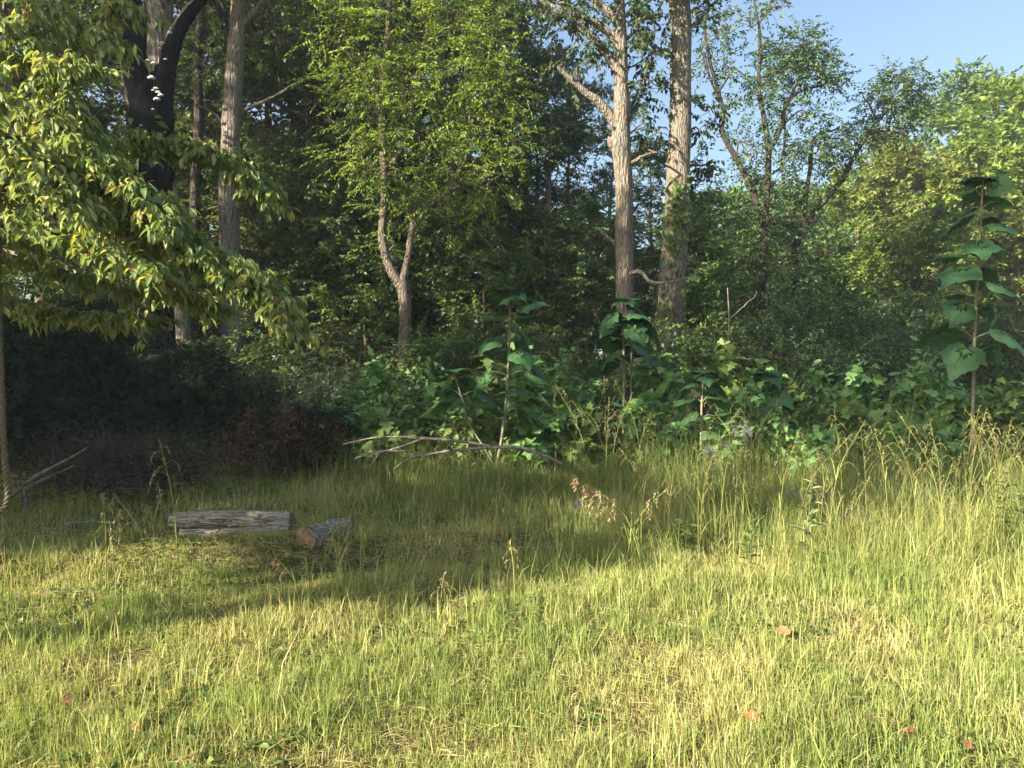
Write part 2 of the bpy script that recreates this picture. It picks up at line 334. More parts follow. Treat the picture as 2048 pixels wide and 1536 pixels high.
# ------------------------------------------------------------------ generic trees
def rand_path(rg, p0, d, L, n, wob, lift):
    pts = [np.asarray(p0, float)]; d = nrm(d); st = L / (n - 1)
    for _ in range(n - 1):
        d = nrm(d + rg.normal(0, wob, 3) + A(0, 0, lift)); pts.append(pts[-1] + d * st)
    return np.array(pts)
def tree_meshes(seed, H, r0, lo, R, nl=22, nspray=900, k=12, size=.11, width=.55, mats=None, lift=.10, lean=(0, 0),
                spray=.55, droop=.25, top_bias=1.0, elev=.5, tpl=KITE, wob=.10, flat=.55, sub=6, twf=.35):
    """trunk with limbs, and a crown of leaf sprays; all local to the foot of the tree"""
    rg = np.random.default_rng(seed); tb = MB(); cb = MB()
    n = 14; t = np.linspace(0, 1, n)
    c = np.cumsum(rg.normal(0, .028 * H / n ** .5, (n, 2)), 0); c -= c[0]
    tr = np.stack([c[:, 0] + lean[0] * t * H, c[:, 1] + lean[1] * t * H, t * H - .15], -1)
    rad = r0 * (1 - .9 * t ** 1.1) + r0 * .45 * np.exp(-t * H / .35)
    trs = spline(np.column_stack([tr, rad]), 40)
    tube(tb, trs[:, :3], trs[:, 3], 12, rough=.05, seed=seed)
    so, sdv = [], []
    for i in range(nl):
        f = lo + (1 - lo) * ((i + rg.uniform(0, .9)) / nl) ** .9; f = min(f, .985)
        q = trs[int(f * 39)]; p0 = q[:3]
        az = i * 2.399 + rg.normal(0, .4); u = (f - lo) / (1 - lo)
        prof = math.sin(math.pi * (0.14 + .80 * u ** top_bias)) ** .6
        L = R * prof * rg.uniform(.7, 1.25); el = elev * (.35 + u) + rg.normal(0, .12)
        d = A(math.cos(az) * math.cos(el), math.sin(az) * math.cos(el), math.sin(el))
        pth = rand_path(rg, p0, d, L, 6, wob, lift * .3); rl = min(q[3] * .55, .022 * L + .012)
        tube(tb, pth, np.linspace(rl, rl * .25, 6), 5, rough=.04, seed=seed + i)
        for s in range(sub):
            tt = rg.uniform(.25, 1); ii = tt * 5; a = int(min(ii, 4)); b0 = pth[a] + (pth[a + 1] - pth[a]) * (ii - a)
            td = nrm(pth[a + 1] - pth[a]); d2 = nrm(td * .6 + rg.normal(0, .6, 3) * A(1, 1, flat))
            L2 = L * rg.uniform(.18, .42) * (1.15 - .4 * tt)
            p2 = rand_path(rg, b0, d2, L2, 4, .18, .03)
            twigs(tb, p2[:-1], p2[1:], np.array([.3, .22, .15]) * rl + .003, np.array([.22, .15, .08]) * rl + .002, mi=0)
            so.append(p2); sdv.append(np.gradient(p2, axis=0))
    so = np.concatenate(so); sdv = nrm(np.concatenate(sdv))
    pick = rg.integers(0, len(so), nspray)
    O = so[pick] + rg.normal(0, .12, (nspray, 3)); T = sdv[pick] * .5 + rg.normal(0, .65, (nspray, 3)) * A(1, 1, flat) + A(0, 0, -.05)
    L = spray * rg.uniform(.6, 1.3, nspray); T = nrm(T)
    p, D, N, s, sid = spray_leaves(rg, O, T, L, k, size, droop)
    sv = np.clip(rg.normal(.42, .22, nspray), 0, 1)
    leaves(cb, p, D, N, s, width, np.clip(sv[sid] + rg.normal(0, .1, len(p)), 0, 1), tpl)
    nt = int(nspray * twf); twigs(cb, so[pick[:nt]], (O + T * L[:, None] * .9)[:nt], .006, .002, mi=1)
    return tb.mesh('trunk', mats[1], True), cb.mesh('crown', [mats[0], B_TWIG])
def place(name, meshes, x, y, label, group=None, rz=0, sc=1.0, cat='tree', sink=.05):
    o = thing(name, label, cat, (x, y, g(x, y) - sink), group); o.rotation_euler = (0, 0, rz); o.scale = (sc,) * 3
    part('trunk', meshes[0], None, o); part('crown', meshes[1], None, o, kind='stuff')
    return o

ORD = ['first', 'second', 'third', 'fourth', 'fifth', 'sixth', 'seventh', 'eighth', 'ninth', 'tenth', 'eleventh', 'twelfth', 'thirteenth', 'fourteenth', 'fifteenth', 'sixteenth', 'seventeenth', 'eighteenth', 'nineteenth', 'twentieth']
def zone(px):
    for lim, s in ((250, 'left of the charred tree'), (480, 'close behind the charred tree'), (790, 'between the charred tree and the forked tree'),
                   (1225, 'between the forked tree and the straight trunks'), (1480, 'behind the two straight trunks')):
        if px < lim: return s
    return 'right of the two straight trunks'
def numbered(items, what):
    """labels for a row of alike things: counted from the left within the gap they stand in"""
    cnt = {}; out = {}
    for i in sorted(range(len(items)), key=lambda q: items[q][0]):
        z = zone(items[i][0]); c = cnt.get(z, 0); cnt[z] = c + 1
        out[i] = '%s %s, %s from left' % (what, z, ORD[min(c, 19)])
    return out

# tall wood behind (photo column, distance, height, radius of crown)
protoA = [tree_meshes(11 + i, 17 + i, .20 + .02 * i,   .42 - .03 * i, 3.4, 28, 1450, 12, .16, mats=(m, b), elev=.4, width=.6)
          for i, (m, b) in enumerate([(M_FOREST, B_DARK), (M_FOREST2, B_BROWN), (M_OAK, B_GREY), (M_FOREST, B_BROWN)])]
WOOD = [(-330, 19, 1), (-160, 24, 0), (20, 20.5, 1.02), (110, 27, 1.1), (190, 22, .95), (255, 30, 1.1), (345, 24, 1.05), (400, 28.5, 1), (440, 21.5, .92),
        (520, 25, 1.0), (560, 31, 1.15), (610, 22.5, .95), (660, 28, 1.05), (705, 24, 1), (745, 33, 1.1), (850, 26, .98), (905, 23, .8),
        (925, 31, 1.05), (990, 28, .92), (1040, 34, 1.0), (1085, 30, .8), (1150, 36, .85), (1215, 41, .8), (1300, 44, .72), (1400, 47, .62), (-60, 32, 1.1)]
lb = numbered(WOOD, 'tall leafy tree')
rr = random.Random(5)
for i, (px, d, s) in enumerate(WOOD):
    place('forest_tree', protoA[i % 4], X(px, d), d, lb[i], 'tall trees of the wood behind', rr.uniform(0, 6.28), s)

# lower trees filling the wood
protoU = [tree_meshes(40 + i, 5.2 + .5 * i, .05 + .008 * i, .18, 1.9, 18, 700, 11, .135, mats=(m, b), elev=.25, spray=.5, flat=.3, droop=.3, width=.62, tpl=KITE)
          for i, (m, b) in enumerate([(M_UNDER, B_DARK), (M_FOREST2, B_BROWN), (M_UNDER, B_BROWN), (M_FOREST, B_DARK)])]
UND = [(60, 16.5, .9), (150, 19, 1.1), (230, 17.5, .8), (400, 20, 1.1), (520, 18.5, 1.05), (575, 22, 1.25), (625, 19, .9), (680, 21, 1.2), (730, 18.5, .8),
       (770, 23, 1.3), (855, 20.5, .95), (890, 19, .9), (930, 24, 1.25), (965, 18.5, .75), (1010, 22, 1.1), (1060, 20, .85), (1110, 25, 1.2), (1150, 19.5, .8),
       (1180, 23, 1.05), (1215, 28, 1.2), (1290, 25, .95), (1310, 20.5, .7), (1395, 23, .9), (1440, 19.5, .7), (1480, 27, 1.1), (-60, 18, 1.0), (320, 25, 1.3), (470, 27, 1.4), (640, 30, 1.5), (830, 31, 1.5), (1000, 32, 1.5), (1130, 34, 1.5)]
lb = numbered(UND, 'low understory tree')
for i, (px, d, s) in enumerate(UND):
    place('understory_tree', protoU[(i * 3 + i // 4) % 4], X(px, d), d, lb[i], 'understory trees in the wood', rr.uniform(0, 6.28), s)

# sunlit trees on the far slope to the right (column, row of the top, distance)
protoR = [tree_meshes(70 + i, 9.0, .15, .10, 3.0, 26, 1300, 10, .21, mats=(m, B_BROWN), elev=.4, spray=.6, width=.6)
          for i, m in enumerate([M_LOCUST, M_YELLOW, M_UNDER])]
RT = [(2010, 165, 42, 0), (1905, 185, 47, 2), (2090, 210, 38, 0), (1850, 300, 36, 1), (1790, 290, 44, 1), (1960, 300, 34, 0), (1730, 350, 40, 0), (1665, 385, 46, 2), (1610, 400, 52, 2),
      (1560, 390, 40, 2), (1490, 380, 50, 2), (1430, 385, 44, 0), (1880, 420, 29, 0), (2040, 400, 30, 1), (1760, 470, 30, 0), (1670, 480, 32, 2), (1590, 500, 29, 2), (1470, 480, 31, 0), (1375, 400, 48, 2), (2180, 260, 36, 2)]
lb = numbered(RT, 'sunlit yellow-green tree')
for i, (px, ty, d, k) in enumerate(RT):
    x = X(px, d); top = P(px, ty, d)[2]; h = max(top - g(x, d), 3.0)
    place('slope_tree', protoR[k], x, d, lb[i], 'sunlit trees on the slope', rr.uniform(0, 6.28), h / 9.3)
far = [tree_meshes(90, 10, .2, .05, 4.2, 22, 500, 9, .34, mats=(M_FOREST2, B_BROWN), spray=.8, width=.7)]
lbf = []
for i in range(20):
    px = -160 + i * 128 + rr.uniform(-30, 30); d = rr.uniform(62, 95) if px > 900 else rr.uniform(44, 60); x = X(px, d)
    s = rr.uniform(1.0, 1.5) if px < 1050 else rr.uniform(.7, .95)
    place('distant_tree', far[0], x, d, 'distant tree in the hazy far tree line, %s from the left' % ORD[i], 'distant tree line', rr.uniform(0, 6.28), s)

# unseen trees left of and behind the camera, placed to shade the middle clearing
protoH = tree_meshes(101, 17.0, .24, .65, 3.2, 24, 1000, 12, .23, mats=(M_FOREST, B_GREY), elev=.3, spray=.6, width=.65)     # high crown
protoS = tree_meshes(102, 16.5, .24, .34, 3.2, 26, 1300, 12, .23, mats=(M_FOREST, B_GREY), elev=.3, spray=.6, width=.65)     # deep crown
protoT = tree_meshes(103, 16.0, .20, .40, 2.6, 22, 750, 11, .18, mats=(M_FOREST, B_GREY), elev=.3, spray=.55, width=.6)      # thin crown
protoN = tree_meshes(104, 10.6, .05, .57, .75, 20, 600, 11, .15, mats=(M_FOREST, B_GREY), elev=.6, spray=.4, width=.6)       # narrow, added to shade a strip of the lawn
protoK = tree_meshes(111, 5.3, .05, .86, 1.4, 14, 520, 11, .12, mats=(M_UNDER, B_GREY), elev=.0, lift=0, spray=.4, width=.6)  # flat crown shaped to shade only the middle lawn
protoL = tree_meshes(110, 6.6, .10, .12, 1.7, 22, 1100, 11, .13, mats=(M_UNDER, B_GREY), elev=.35, spray=.45, width=.6)
U_, N_ = A(math.sin(SUN_AZ - math.pi), math.cos(SUN_AZ - math.pi)), A(-math.cos(SUN_AZ - math.pi), math.sin(SUN_AZ - math.pi))
for i, (pm, n_off, al, s) in enumerate([(protoN, 5.45, -9, 1.0), (protoH, 5.0, -12, 1.02), (protoH, 7.9, -12, 1.04), (protoS, 11.4, -11, 1.0), (protoT, 14.4, -10, .95), (protoT, 19.0, -9, 1.0)]):
    q = U_ * al + N_ * n_off
    place('shade_tree', pm, q[0], q[1], 'unseen tall tree placed to shade the clearing, %s from the camera' % ORD[i], 'trees shading the clearing', i * 1.7, s)
for i, (n_off, al, s) in enumerate([(9.2, -9, 1.0), (10.8, -10, 1.15), (12.6, -9.5, 1.15), (7.3, -5.2, .93), (8.8, -5.0, .70), (5.65, -5.5, .92)]):  # unseen small trees, added to fill in the lawn's shade
    q = U_ * al + N_ * n_off
    place('small_shade_tree', protoK if i in (3, 5) else protoL, q[0], q[1], 'unseen small tree added to shade the clearing, %s of six' % ORD[i], 'small trees shading the clearing', i * 1.3, s)

# ------------------------------------------------------------------ trees drawn from the photograph
def px_path(pts, d):
    """rows (column, row, radius in pixels[, distance offset]) to x, y, z, radius"""
    out = []
    for q in pts:
        dd = d + (q[3] if len(q) > 3 else 0)
        out.append(np.append(P(q[0], q[1], dd), q[2] / F * dd))
    return np.array(out)
def hero(name, label, d, trunk, limbs, clumps, lmat, bmat, seed, size=.11, width=.55, k=11, spray=.5, dens=1.0, tpl=KITE, droop=.25, cat='tree',
         sides=20, rough=.045, trunk_obj=None, flat=.7, twf=.5):
    rg = np.random.default_rng(seed)
    tr = px_path(trunk, d); base = tr[0, :3].copy(); base[2] = g(base[0], base[1])
    o = thing(name, label, cat, tuple(base))
    off = base
    ext = np.vstack([np.append(A(base[0], base[1], base[2] - .1), tr[0, 3] * 1.35), tr]) if tr[0, 2] > base[2] + .15 else tr
    s = spline(ext, 60); s[:, :3] -= off
    mb = MB(); tube(mb, s[:, :3], np.maximum(s[:, 3], .004), sides, rough=rough, seed=seed)
    to = part('trunk', mb, bmat, o, True)
    skel = [s]
    for j, lm in enumerate(limbs):
        q = spline(px_path(lm, d), 6 * len(lm)); q[:, :3] -= off
        q[:, :3] += np.cumsum(rg.normal(0, .012, (len(q), 3)), 0) * np.linspace(0, 1, len(q))[:, None]
        mb = MB(); tube(mb, q[:, :3], np.maximum(q[:, 3], .003), 8, rough=.05, seed=seed + j); part('limb', mb, bmat, o, True)
        skel.append(q)
    sk = np.concatenate(skel)[:, :3]
    cb = MB()
    for (cx, cy_, rpx, rpy, ns, *dz) in clumps:
        c = P(cx, cy_, d + (dz[0] if dz else 0)) - off; rx, rz = rpx / F * d, rpy / F * d; ry = (rx + rz) * .6
        dist = np.linalg.norm((sk - c) * A(1, 1, 1.0) + A(0, 0, .3), axis=1); a = sk[np.argmin(dist)]
        mid = (a + c) / 2 + rg.normal(0, .12, 3) + A(0, 0, .1)
        br = spline([a, mid, c, c + (c - mid) * .5], 9)
        tube(cb, br, np.linspace(.03, .006, 9), 4, mi=1)
        M = max(3, int(ns * dens))
        v = nrm(rg.normal(0, 1, (M, 3))) * (rg.uniform(.1, 1, (M, 1)) ** .5)
        O = c + v * A(rx, ry, rz)
        T = nrm(v * .6 + rg.normal(0, .55, (M, 3)) * A(1, 1, flat) + A(0, 0, -.1)); L = spray * rg.uniform(.6, 1.3, M)
        p, D, N, sz, sid = spray_leaves(rg, O, T, L, k, size, droop)
        sv = np.clip(rg.normal(.45, .2, M), 0, 1)
        leaves(cb, p, D, N, sz, width, np.clip(sv[sid] + rg.normal(0, .1, len(p)), 0, 1), tpl)
        m = max(1, int(M * twf))
        b0 = br[rg.integers(3, 9, m)]; tipp = (O + T * L[:, None] * .8)[:m]; kn = (b0 + O[:m]) / 2 + rg.normal(0, .06, (m, 3))
        twigs(cb, b0, kn, .011, .008); twigs(cb, kn, O[:m], .008, .005); twigs(cb, O[:m], tipp, .005, .002)
    if cb.n: part('crown', cb, [lmat, B_TWIG], o, kind='stuff')
    return o

# charred tree
M_CHAR, n_, l_ = mat('charred_trunk_bark')
def charred():
    m, n, l = M_CHAR, n_, l_
    tc = n.new('ShaderNodeTexCoord'); mp = n.new('ShaderNodeMapping'); mp.inputs['Scale'].default_value = (9, 9, 1.3); l.new(tc.outputs['Object'], mp.inputs[0])
    nz = n.new('ShaderNodeTexNoise'); nz.inputs['Scale'].default_value = 2.4; nz.inputs['Detail'].default_value = 6; l.new(mp.outputs[0], nz.inputs[0])
    at = n.new('ShaderNodeAttribute'); at.attribute_name = 'var'
    pale = ramp(n, [(.38, (.05, .042, .034)), (.66, (.24, .21, .17))]); black = ramp(n, [(.4, (.0015, .0015, .002)), (.75, (.008, .0075, .0085))])
    l.new(nz.outputs[0], pale.inputs[0]); l.new(nz.outputs[0], black.inputs[0])
    ad = n.new('ShaderNodeMath'); ad.operation = 'ADD'; l.new(at.outputs['Fac'], ad.inputs[0])
    s2 = n.new('ShaderNodeMath'); s2.operation = 'MULTIPLY_ADD'; s2.inputs[1].default_value = .9; s2.inputs[2].default_value = -.45; l.new(nz.outputs[0], s2.inputs[0]); l.new(s2.outputs[0], ad.inputs[1])
    cr = ramp(n, [(.42, (0, 0, 0)), (.58, (1, 1, 1))]); l.new(ad.outputs[0], cr.inputs[0])
    mx = n.new('ShaderNodeMix'); mx.data_type = 'RGBA'; l.new(cr.outputs[0], mx.inputs[0]); l.new(pale.outputs[0], mx.inputs[6]); l.new(black.outputs[0], mx.inputs[7])
    b = n.new('ShaderNodeBsdfPrincipled'); b.inputs['Roughness'].default_value = .95; b.inputs['Specular IOR Level'].default_value = .04; l.new(mx.outputs[2], b.inputs['Base Color'])
    bp = n.new('ShaderNodeBump'); bp.inputs['Strength'].default_value = .8; bp.inputs['Distance'].default_value = .06; l.new(nz.outputs[0], bp.inputs['Height']); l.new(bp.outputs[0], b.inputs['Normal'])
    out = n.new('ShaderNodeOutputMaterial'); l.new(b.outputs[0], out.inputs[0])
    d = 16.5; bx = X(318, d); off = A(bx, d, g(bx, d))
    o = thing('charred_tree', 'thick fire-blackened forked tree with white shelf fungus, behind the drooping boughs', 'tree', tuple(off))
    def stem(nm, rows, cut, sides=28):
        q = spline(px_path(rows, d), 60); q[:, :3] -= off
        mb = MB(); tube(mb, q[:, :3], q[:, 3], sides, rough=.05, seed=len(rows) * 7)
        V = mb.V[0]; f = mb.Q[0]; c = V[f].mean(1)
        ring = np.repeat(np.arange(59), sides); rel = (c[:, 0] - q[ring, 0]) / q[ring, 3]
        z = c[:, 2]
        lo, hi = cut(z)
        mb.qv[0] = np.clip(.5 + np.minimum((rel - lo), (hi - rel)) * 2.2, 0, 1)
        return part(nm, mb, m, o, True)
    stem('trunk', [(322, 780, 62), (320, 700, 50), (316, 600, 45), (312, 500, 43), (306, 400, 41), (302, 300, 43), (301, 240, 42), (300, 195, 33), (300, 150, 15)],
         lambda z: (-.84 - z * .0, 1.8 + z * 0))
    stem('limb', [(293, 260, 28), (280, 180, 29), (266, 90, 27), (255, 0, 24), (247, -120, 21), (240, -300, 14)], lambda z: (-.72 + z * 0, 1.8 + z * 0), 20)
    stem('limb', [(312, 240, 30), (322, 150, 27, .1), (320, 60, 26, .15), (318, 0, 25, .2), (315, -150, 20, .3), (322, -350, 12, .3)],
         lambda z: (-.8 + 3.8 * sst(z, 7.4, 9.6), 2 + z * 0), 20)
    stem('limb', [(325, 170, 20), (345, 90, 17), (368, 40, 14), (392, 10, 12), (430, -40, 9), (500, -120, 6)], lambda z: (-.5 + 1.2 * sst(z, 8.4, 11), 2 + z * 0), 12)
    stem('limb', [(282, 130, 22), (240, 95, 20), (200, 75, 17), (160, 58, 13), (120, 45, 9), (60, 20, 5)], lambda z: (3 + z * 0, 4 + z * 0), 14)
    rg = np.random.default_rng(3)
    for (px, py, s) in [(296, 120, 7), (308, 126, 12), (303, 155, 15), (312, 176, 9), (306, 180, 6), (316, 184, 10), (322, 190, 12), (314, 198, 14), (306, 218, 6), (331, 118, 7),
                        (340, 65, 8), (326, 85, 7), (320, 96, 6), (282, 250, 6)]:
        r = s / F * d * .5; an = np.linspace(0, 2 * np.pi, 12, endpoint=False)
        c = P(px, py, d - .52) - off
        mb = MB(); ring = np.stack([np.cos(an) * r, np.sin(an) * r * .75, 0 * an], -1)
        V = np.vstack([ring * .96 + A(0, 0, -r * .22), ring, ring * .6 + A(0, 0, r * .28), A(0, 0, r * .34), A(0, 0, -r * .3)]) + rg.normal(0, r * .04, (38, 3)) + c
        j = np.arange(12); jn = (j + 1) % 12
        Q = np.concatenate([np.stack([j + a, jn + a, jn + a + 12, j + a + 12], -1) for a in (0, 12)])
        T = np.concatenate([np.stack([j + 24, jn + 24, np.full(12, 36)], -1), np.stack([jn, j, np.full(12, 37)], -1)])
        mb.add(V, T=T, Q=Q); part('bracket_fungus', mb, B_FUNG, o, True)
    # upper foliage of the same tree
    cb = MB()
    for (cx, cyy, rp, ns) in [(200, -120, 150, 160), (420, -150, 150, 160), (300, -260, 220, 220)]:
        c = P(cx, cyy, d + .5) - off; v = nrm(rg.normal(0, 1, (ns, 3))) * rg.uniform(.2, 1, (ns, 1)) ** .5
        O = c + v * rp / F * d; p, D, N, s, sid = spray_leaves(rg, O, v + rg.normal(0, .4, (ns, 3)), .5, 11, .12)
        leaves(cb, p, D, N, s, .55, np.clip(rg.normal(.45, .2, len(p)), 0, 1))
        twigs(cb, np.repeat(c[None], ns // 3, 0), O[:ns // 3], .012, .004)
    part('crown', cb, [M_FOREST, B_TWIG], o, kind='stuff')
charred()

hero('forest_tree', 'grey straight tree with patchy sunlit bark just right of the charred tree', 17.0,
     [(467, 760, 24), (466, 680, 22), (462, 560, 20), (458, 450, 19), (456, 380, 19), (460, 300, 18.5), (465, 200, 17.5), (472, 100, 16), (478, 0, 14), (484, -150, 11), (478, -330, 6)],
     [[(475, 60, 7), (510, 20, 6), (545, -30, 4)], [(462, 230, 5), (500, 215, 4), (545, 195, 3), (600, 165, 2)], [(465, 270, 4), (430, 225, 3), (395, 205, 2)]],
     [(520, -60, 90, 60, 90), (440, -90, 90, 70, 90), (560, 100, 50, 40, 40, 1.5)], M_FOREST, B_GREY, 21)
hero('forest_tree', 'slim grey trunk close beside the foot of the charred tree', 16.2,
     [(372, 760, 15), (368, 690, 13.5), (362, 600, 12.5), (357, 500, 11), (352, 420, 8), (350, 370, 4)],
     [], [(352, 400, 30, 24, 14)], M_FOREST, B_GREY, 22)
# forked locust-like tree with the bright crown
LOC = [(770, 330, 90, 50, 60), (800, 400, 80, 30, 45), (870, 410, 60, 24, 36), (930, 440, 55, 30, 30), (780, 480, 28, 26, 10), (745, 230, 80, 50, 80), (660, 60, 70, 60, 80), (730, 110, 80, 50, 90), (820, 60, 80, 60, 90),
       (740, 20, 70, 50, 70), (900, 160, 80, 60, 90), (850, 260, 90, 50, 90), (960, 250, 80, 60, 80), (1000, 180, 60, 50, 55), (900, 340, 90, 45, 70), (980, 360, 70, 45, 50), (690, 170, 60, 40, 50),
       (820, 170, 80, 50, 80), (910, 50, 70, 60, 70), (980, 80, 60, 60, 60), (700, 300, 45, 35, 30), (1030, 290, 40, 45, 35), (640, -40, 90, 50, 70), (820, -60, 130, 60, 120), (960, -50, 80, 60, 70)]
hero('forked_tree', 'slender tree forking into two curved stems with bright yellow-green feathery crown', 17.5,
     [(806, 760, 14), (808, 700, 13), (810, 640, 12.5), (809, 590, 13), (803, 565, 14)],
     [[(803, 575, 11), (785, 545, 10.5), (772, 510, 9.5), (765, 470, 8.5), (767, 430, 8), (770, 380, 7.8), (768, 300, 7.5), (762, 200, 7.5), (768, 90, 6), (775, -20, 5), (770, -120, 3)],
      [(803, 575, 9), (812, 535, 7.6), (819, 500, 7), (826, 455, 6.5), (835, 425, 6), (870, 405, 5), (910, 370, 5), (935, 345, 4), (985, 345, 3)],
      [(772, 335, 7), (790, 320, 6), (812, 285, 5.5), (825, 245, 5), (835, 180, 4), (860, 90, 3)],
      [(762, 200, 5), (735, 165, 4), (700, 110, 3), (660, 70, 2)],
      [(905, 372, 4), (930, 320, 3.5), (960, 250, 3), (1000, 190, 2)],
      [(768, 292, 3), (730, 285, 2.2), (690, 262, 1.8), (655, 240, 1.2)],
      [(930, 440, 2.2), (960, 470, 2), (985, 500, 1.4), (1000, 515, 1)]],
     LOC, M_LOCUST, B_LOCUST, 23, size=.105, width=.40, k=17, spray=.72, dens=.95, flat=.4, twf=.35)
hero('straight_tree', 'straight pale-barked tree with three limbs rising left, thinner of the two straight trunks', 17.5,
     [(1252, 790, 22), (1250, 700, 20), (1249, 600, 18.5), (1248, 480, 17.5), (1248, 380, 17), (1243, 310, 18.5), (1241, 285, 20), (1243, 240, 16.5), (1243, 150, 13), (1242, 70, 11.5), (1240, 0, 9), (1242, -120, 7), (1246, -260, 4)],
     [[(1238, 268, 11), (1222, 235, 10), (1195, 205, 9), (1165, 180, 7), (1140, 155, 6), (1118, 128, 5)],
      [(1240, 160, 8), (1225, 125, 8), (1195, 85, 7.5), (1150, 45, 7), (1115, 18, 6), (1080, -10, 5), (1020, -60, 3)],
      [(1241, 95, 8), (1222, 70, 8), (1190, 48, 7), (1150, 25, 6), (1105, 0, 5), (1060, -30, 3)],
      [(1241, 55, 8), (1222, 30, 7.5), (1195, 8, 7), (1160, -20, 5), (1120, -70, 3)],
      [(1236, 492, 5), (1215, 478, 4.5), (1182, 458, 3.4)],
      [(1256, 330, 4), (1275, 318, 4, -.2), (1290, 305, 2.5, -.3), (1315, 298, 1.6, -.3)],
      [(1262, 548, 5, -.3), (1275, 543, 5, -.5), (1290, 550, 4, -.7), (1300, 562, 2.6, -.9), (1330, 563, 2.2, -1), (1370, 555, 1.8, -1), (1420, 530, 1.2, -1)],
      [(1228, 300, 7), (1225, 288, 8), (1230, 274, 5)]],
     [(1110, 25, 50, 24, 24), (1160, 40, 45, 30, 26), (1210, 100, 30, 40, 18), (1180, 90, 34, 24, 14), (1290, 60, 48, 38, 36), (1300, 110, 45, 34, 24), (1265, 20, 45, 34, 26), (1310, 170, 30, 24, 14),
      (1250, -50, 130, 50, 110), (1150, 150, 26, 18, 8), (1275, 255, 34, 28, 16), (1310, 300, 40, 38, 28, 1.2), (1280, 190, 16, 30, 8), (1110, 130, 20, 16, 5)],
     M_OAK, B_PALE, 24, size=.15, width=.5, k=9, spray=.45, droop=.7)
st = hero('straight_tree', 'thick leaning pale trunk with furrowed bark, right of its thinner neighbour', 18.0,
     [(1300, 830, 36), (1310, 780, 33), (1325, 700, 29), (1337, 620, 28), (1345, 540, 26.5), (1352, 450, 24.5), (1356, 350, 22.5), (1360, 250, 21.5), (1361, 150, 20.5), (1362, 60, 20), (1359, 0, 20), (1362, -100, 17), (1366, -300, 11)],
     [[(1348, 8, 8), (1338, -10, 8), (1310, -60, 6)], [(1375, 60, 4), (1400, 40, 3), (1430, 30, 2)], [(1372, 190, 3), (1395, 205, 2.4), (1420, 215, 1.6)]],
     [(1400, 25, 34, 40, 34), (1420, 215, 34, 28, 20), (1405, 330, 28, 40, 22, 1), (1395, 370, 28, 26, 14, 1), (1370, -90, 120, 50, 100), (1400, 265, 24, 20, 10)], M_OAK, B_PALE, 25, size=.15, width=.5, k=9, spray=.42, droop=.75, sides=28, rough=.03)
# vine on the leaning trunk
def vine():
    rg = np.random.default_rng(8); mb = MB(); n = 260
    o = thing('climbing_vine', 'leafy vine climbing the lower half of the thick leaning trunk', 'vine', tuple(P(1350, 640, 17.5)))
    off = np.array(o.location)
    py = rg.uniform(345, 640, n) ; py = np.where(rg.random(n) < .6, rg.uniform(370, 500, n), py)
    cx = np.interp(py, [350, 450, 540, 640], [1356, 1352, 1345, 1335]); px = cx + rg.normal(0, 18, n)
    dep = 17.62 + np.clip((np.abs(px - cx) / 26) ** 2 * .25, 0, .4) - .05
    pos = np.stack([(px - 1024) / F * dep, dep, EYE + (768 - py) / F * dep], -1) - off
    leaves(mb, pos, rg.normal(0, .6, (n, 3)) + A(0, -.5, -.8), rg.normal(0, .4, (n, 3)) + A(0, -1, .3), rg.uniform(.09, .16, n), .8, rg.random(n), BLUNT)
    part('foliage', mb, M_UNDER, o)
    mb = MB()
    for a, b in ((1340, 1358), (1352, 1346)):
        q = spline([np.append(P(a, 690, 17.55), .012), np.append(P((a + b) / 2 + 6, 560, 17.6), .012), np.append(P(b, 450, 17.66), .01), np.append(P(a + 12, 350, 17.72), .006)], 20)
        tube(mb, q[:, :3] - off, q[:, 3], 5)
    part('stem', mb, B_BROWN, o)
vine()
# open multi-stemmed trees against the sky
VASE = [(1530, 90, 34, 30, 12), (1500, 30, 40, 40, 10), (1550, 20, 35, 40, 9), (1560, 110, 40, 30, 22), (1610, 90, 50, 34, 34), (1640, 130, 40, 34, 30), (1590, 140, 44, 34, 28), (1670, 170, 30, 22, 14), (1540, 160, 40, 34, 24),
        (1620, 230, 50, 30, 18), (1500, 200, 28, 40, 12), (1560, 220, 44, 34, 14), (1440, 60, 34, 44, 14), (1410, 130, 26, 40, 9), (1450, 130, 30, 50, 9), (1500, 290, 44, 34, 22), (1580, 300, 50, 34, 22), (1640, 290, 44, 30, 24), (1480, 350, 30, 34, 14), (1545, 370, 44, 34, 20), (1620, 370, 44, 40, 22),
        (1470, 430, 44, 34, 20), (1540, 450, 44, 34, 22), (1600, 440, 44, 34, 20), (1500, 520, 50, 34, 22), (1570, 530, 50, 34, 22), (1640, 510, 50, 34, 22), (1530, 600, 60, 34, 24)]
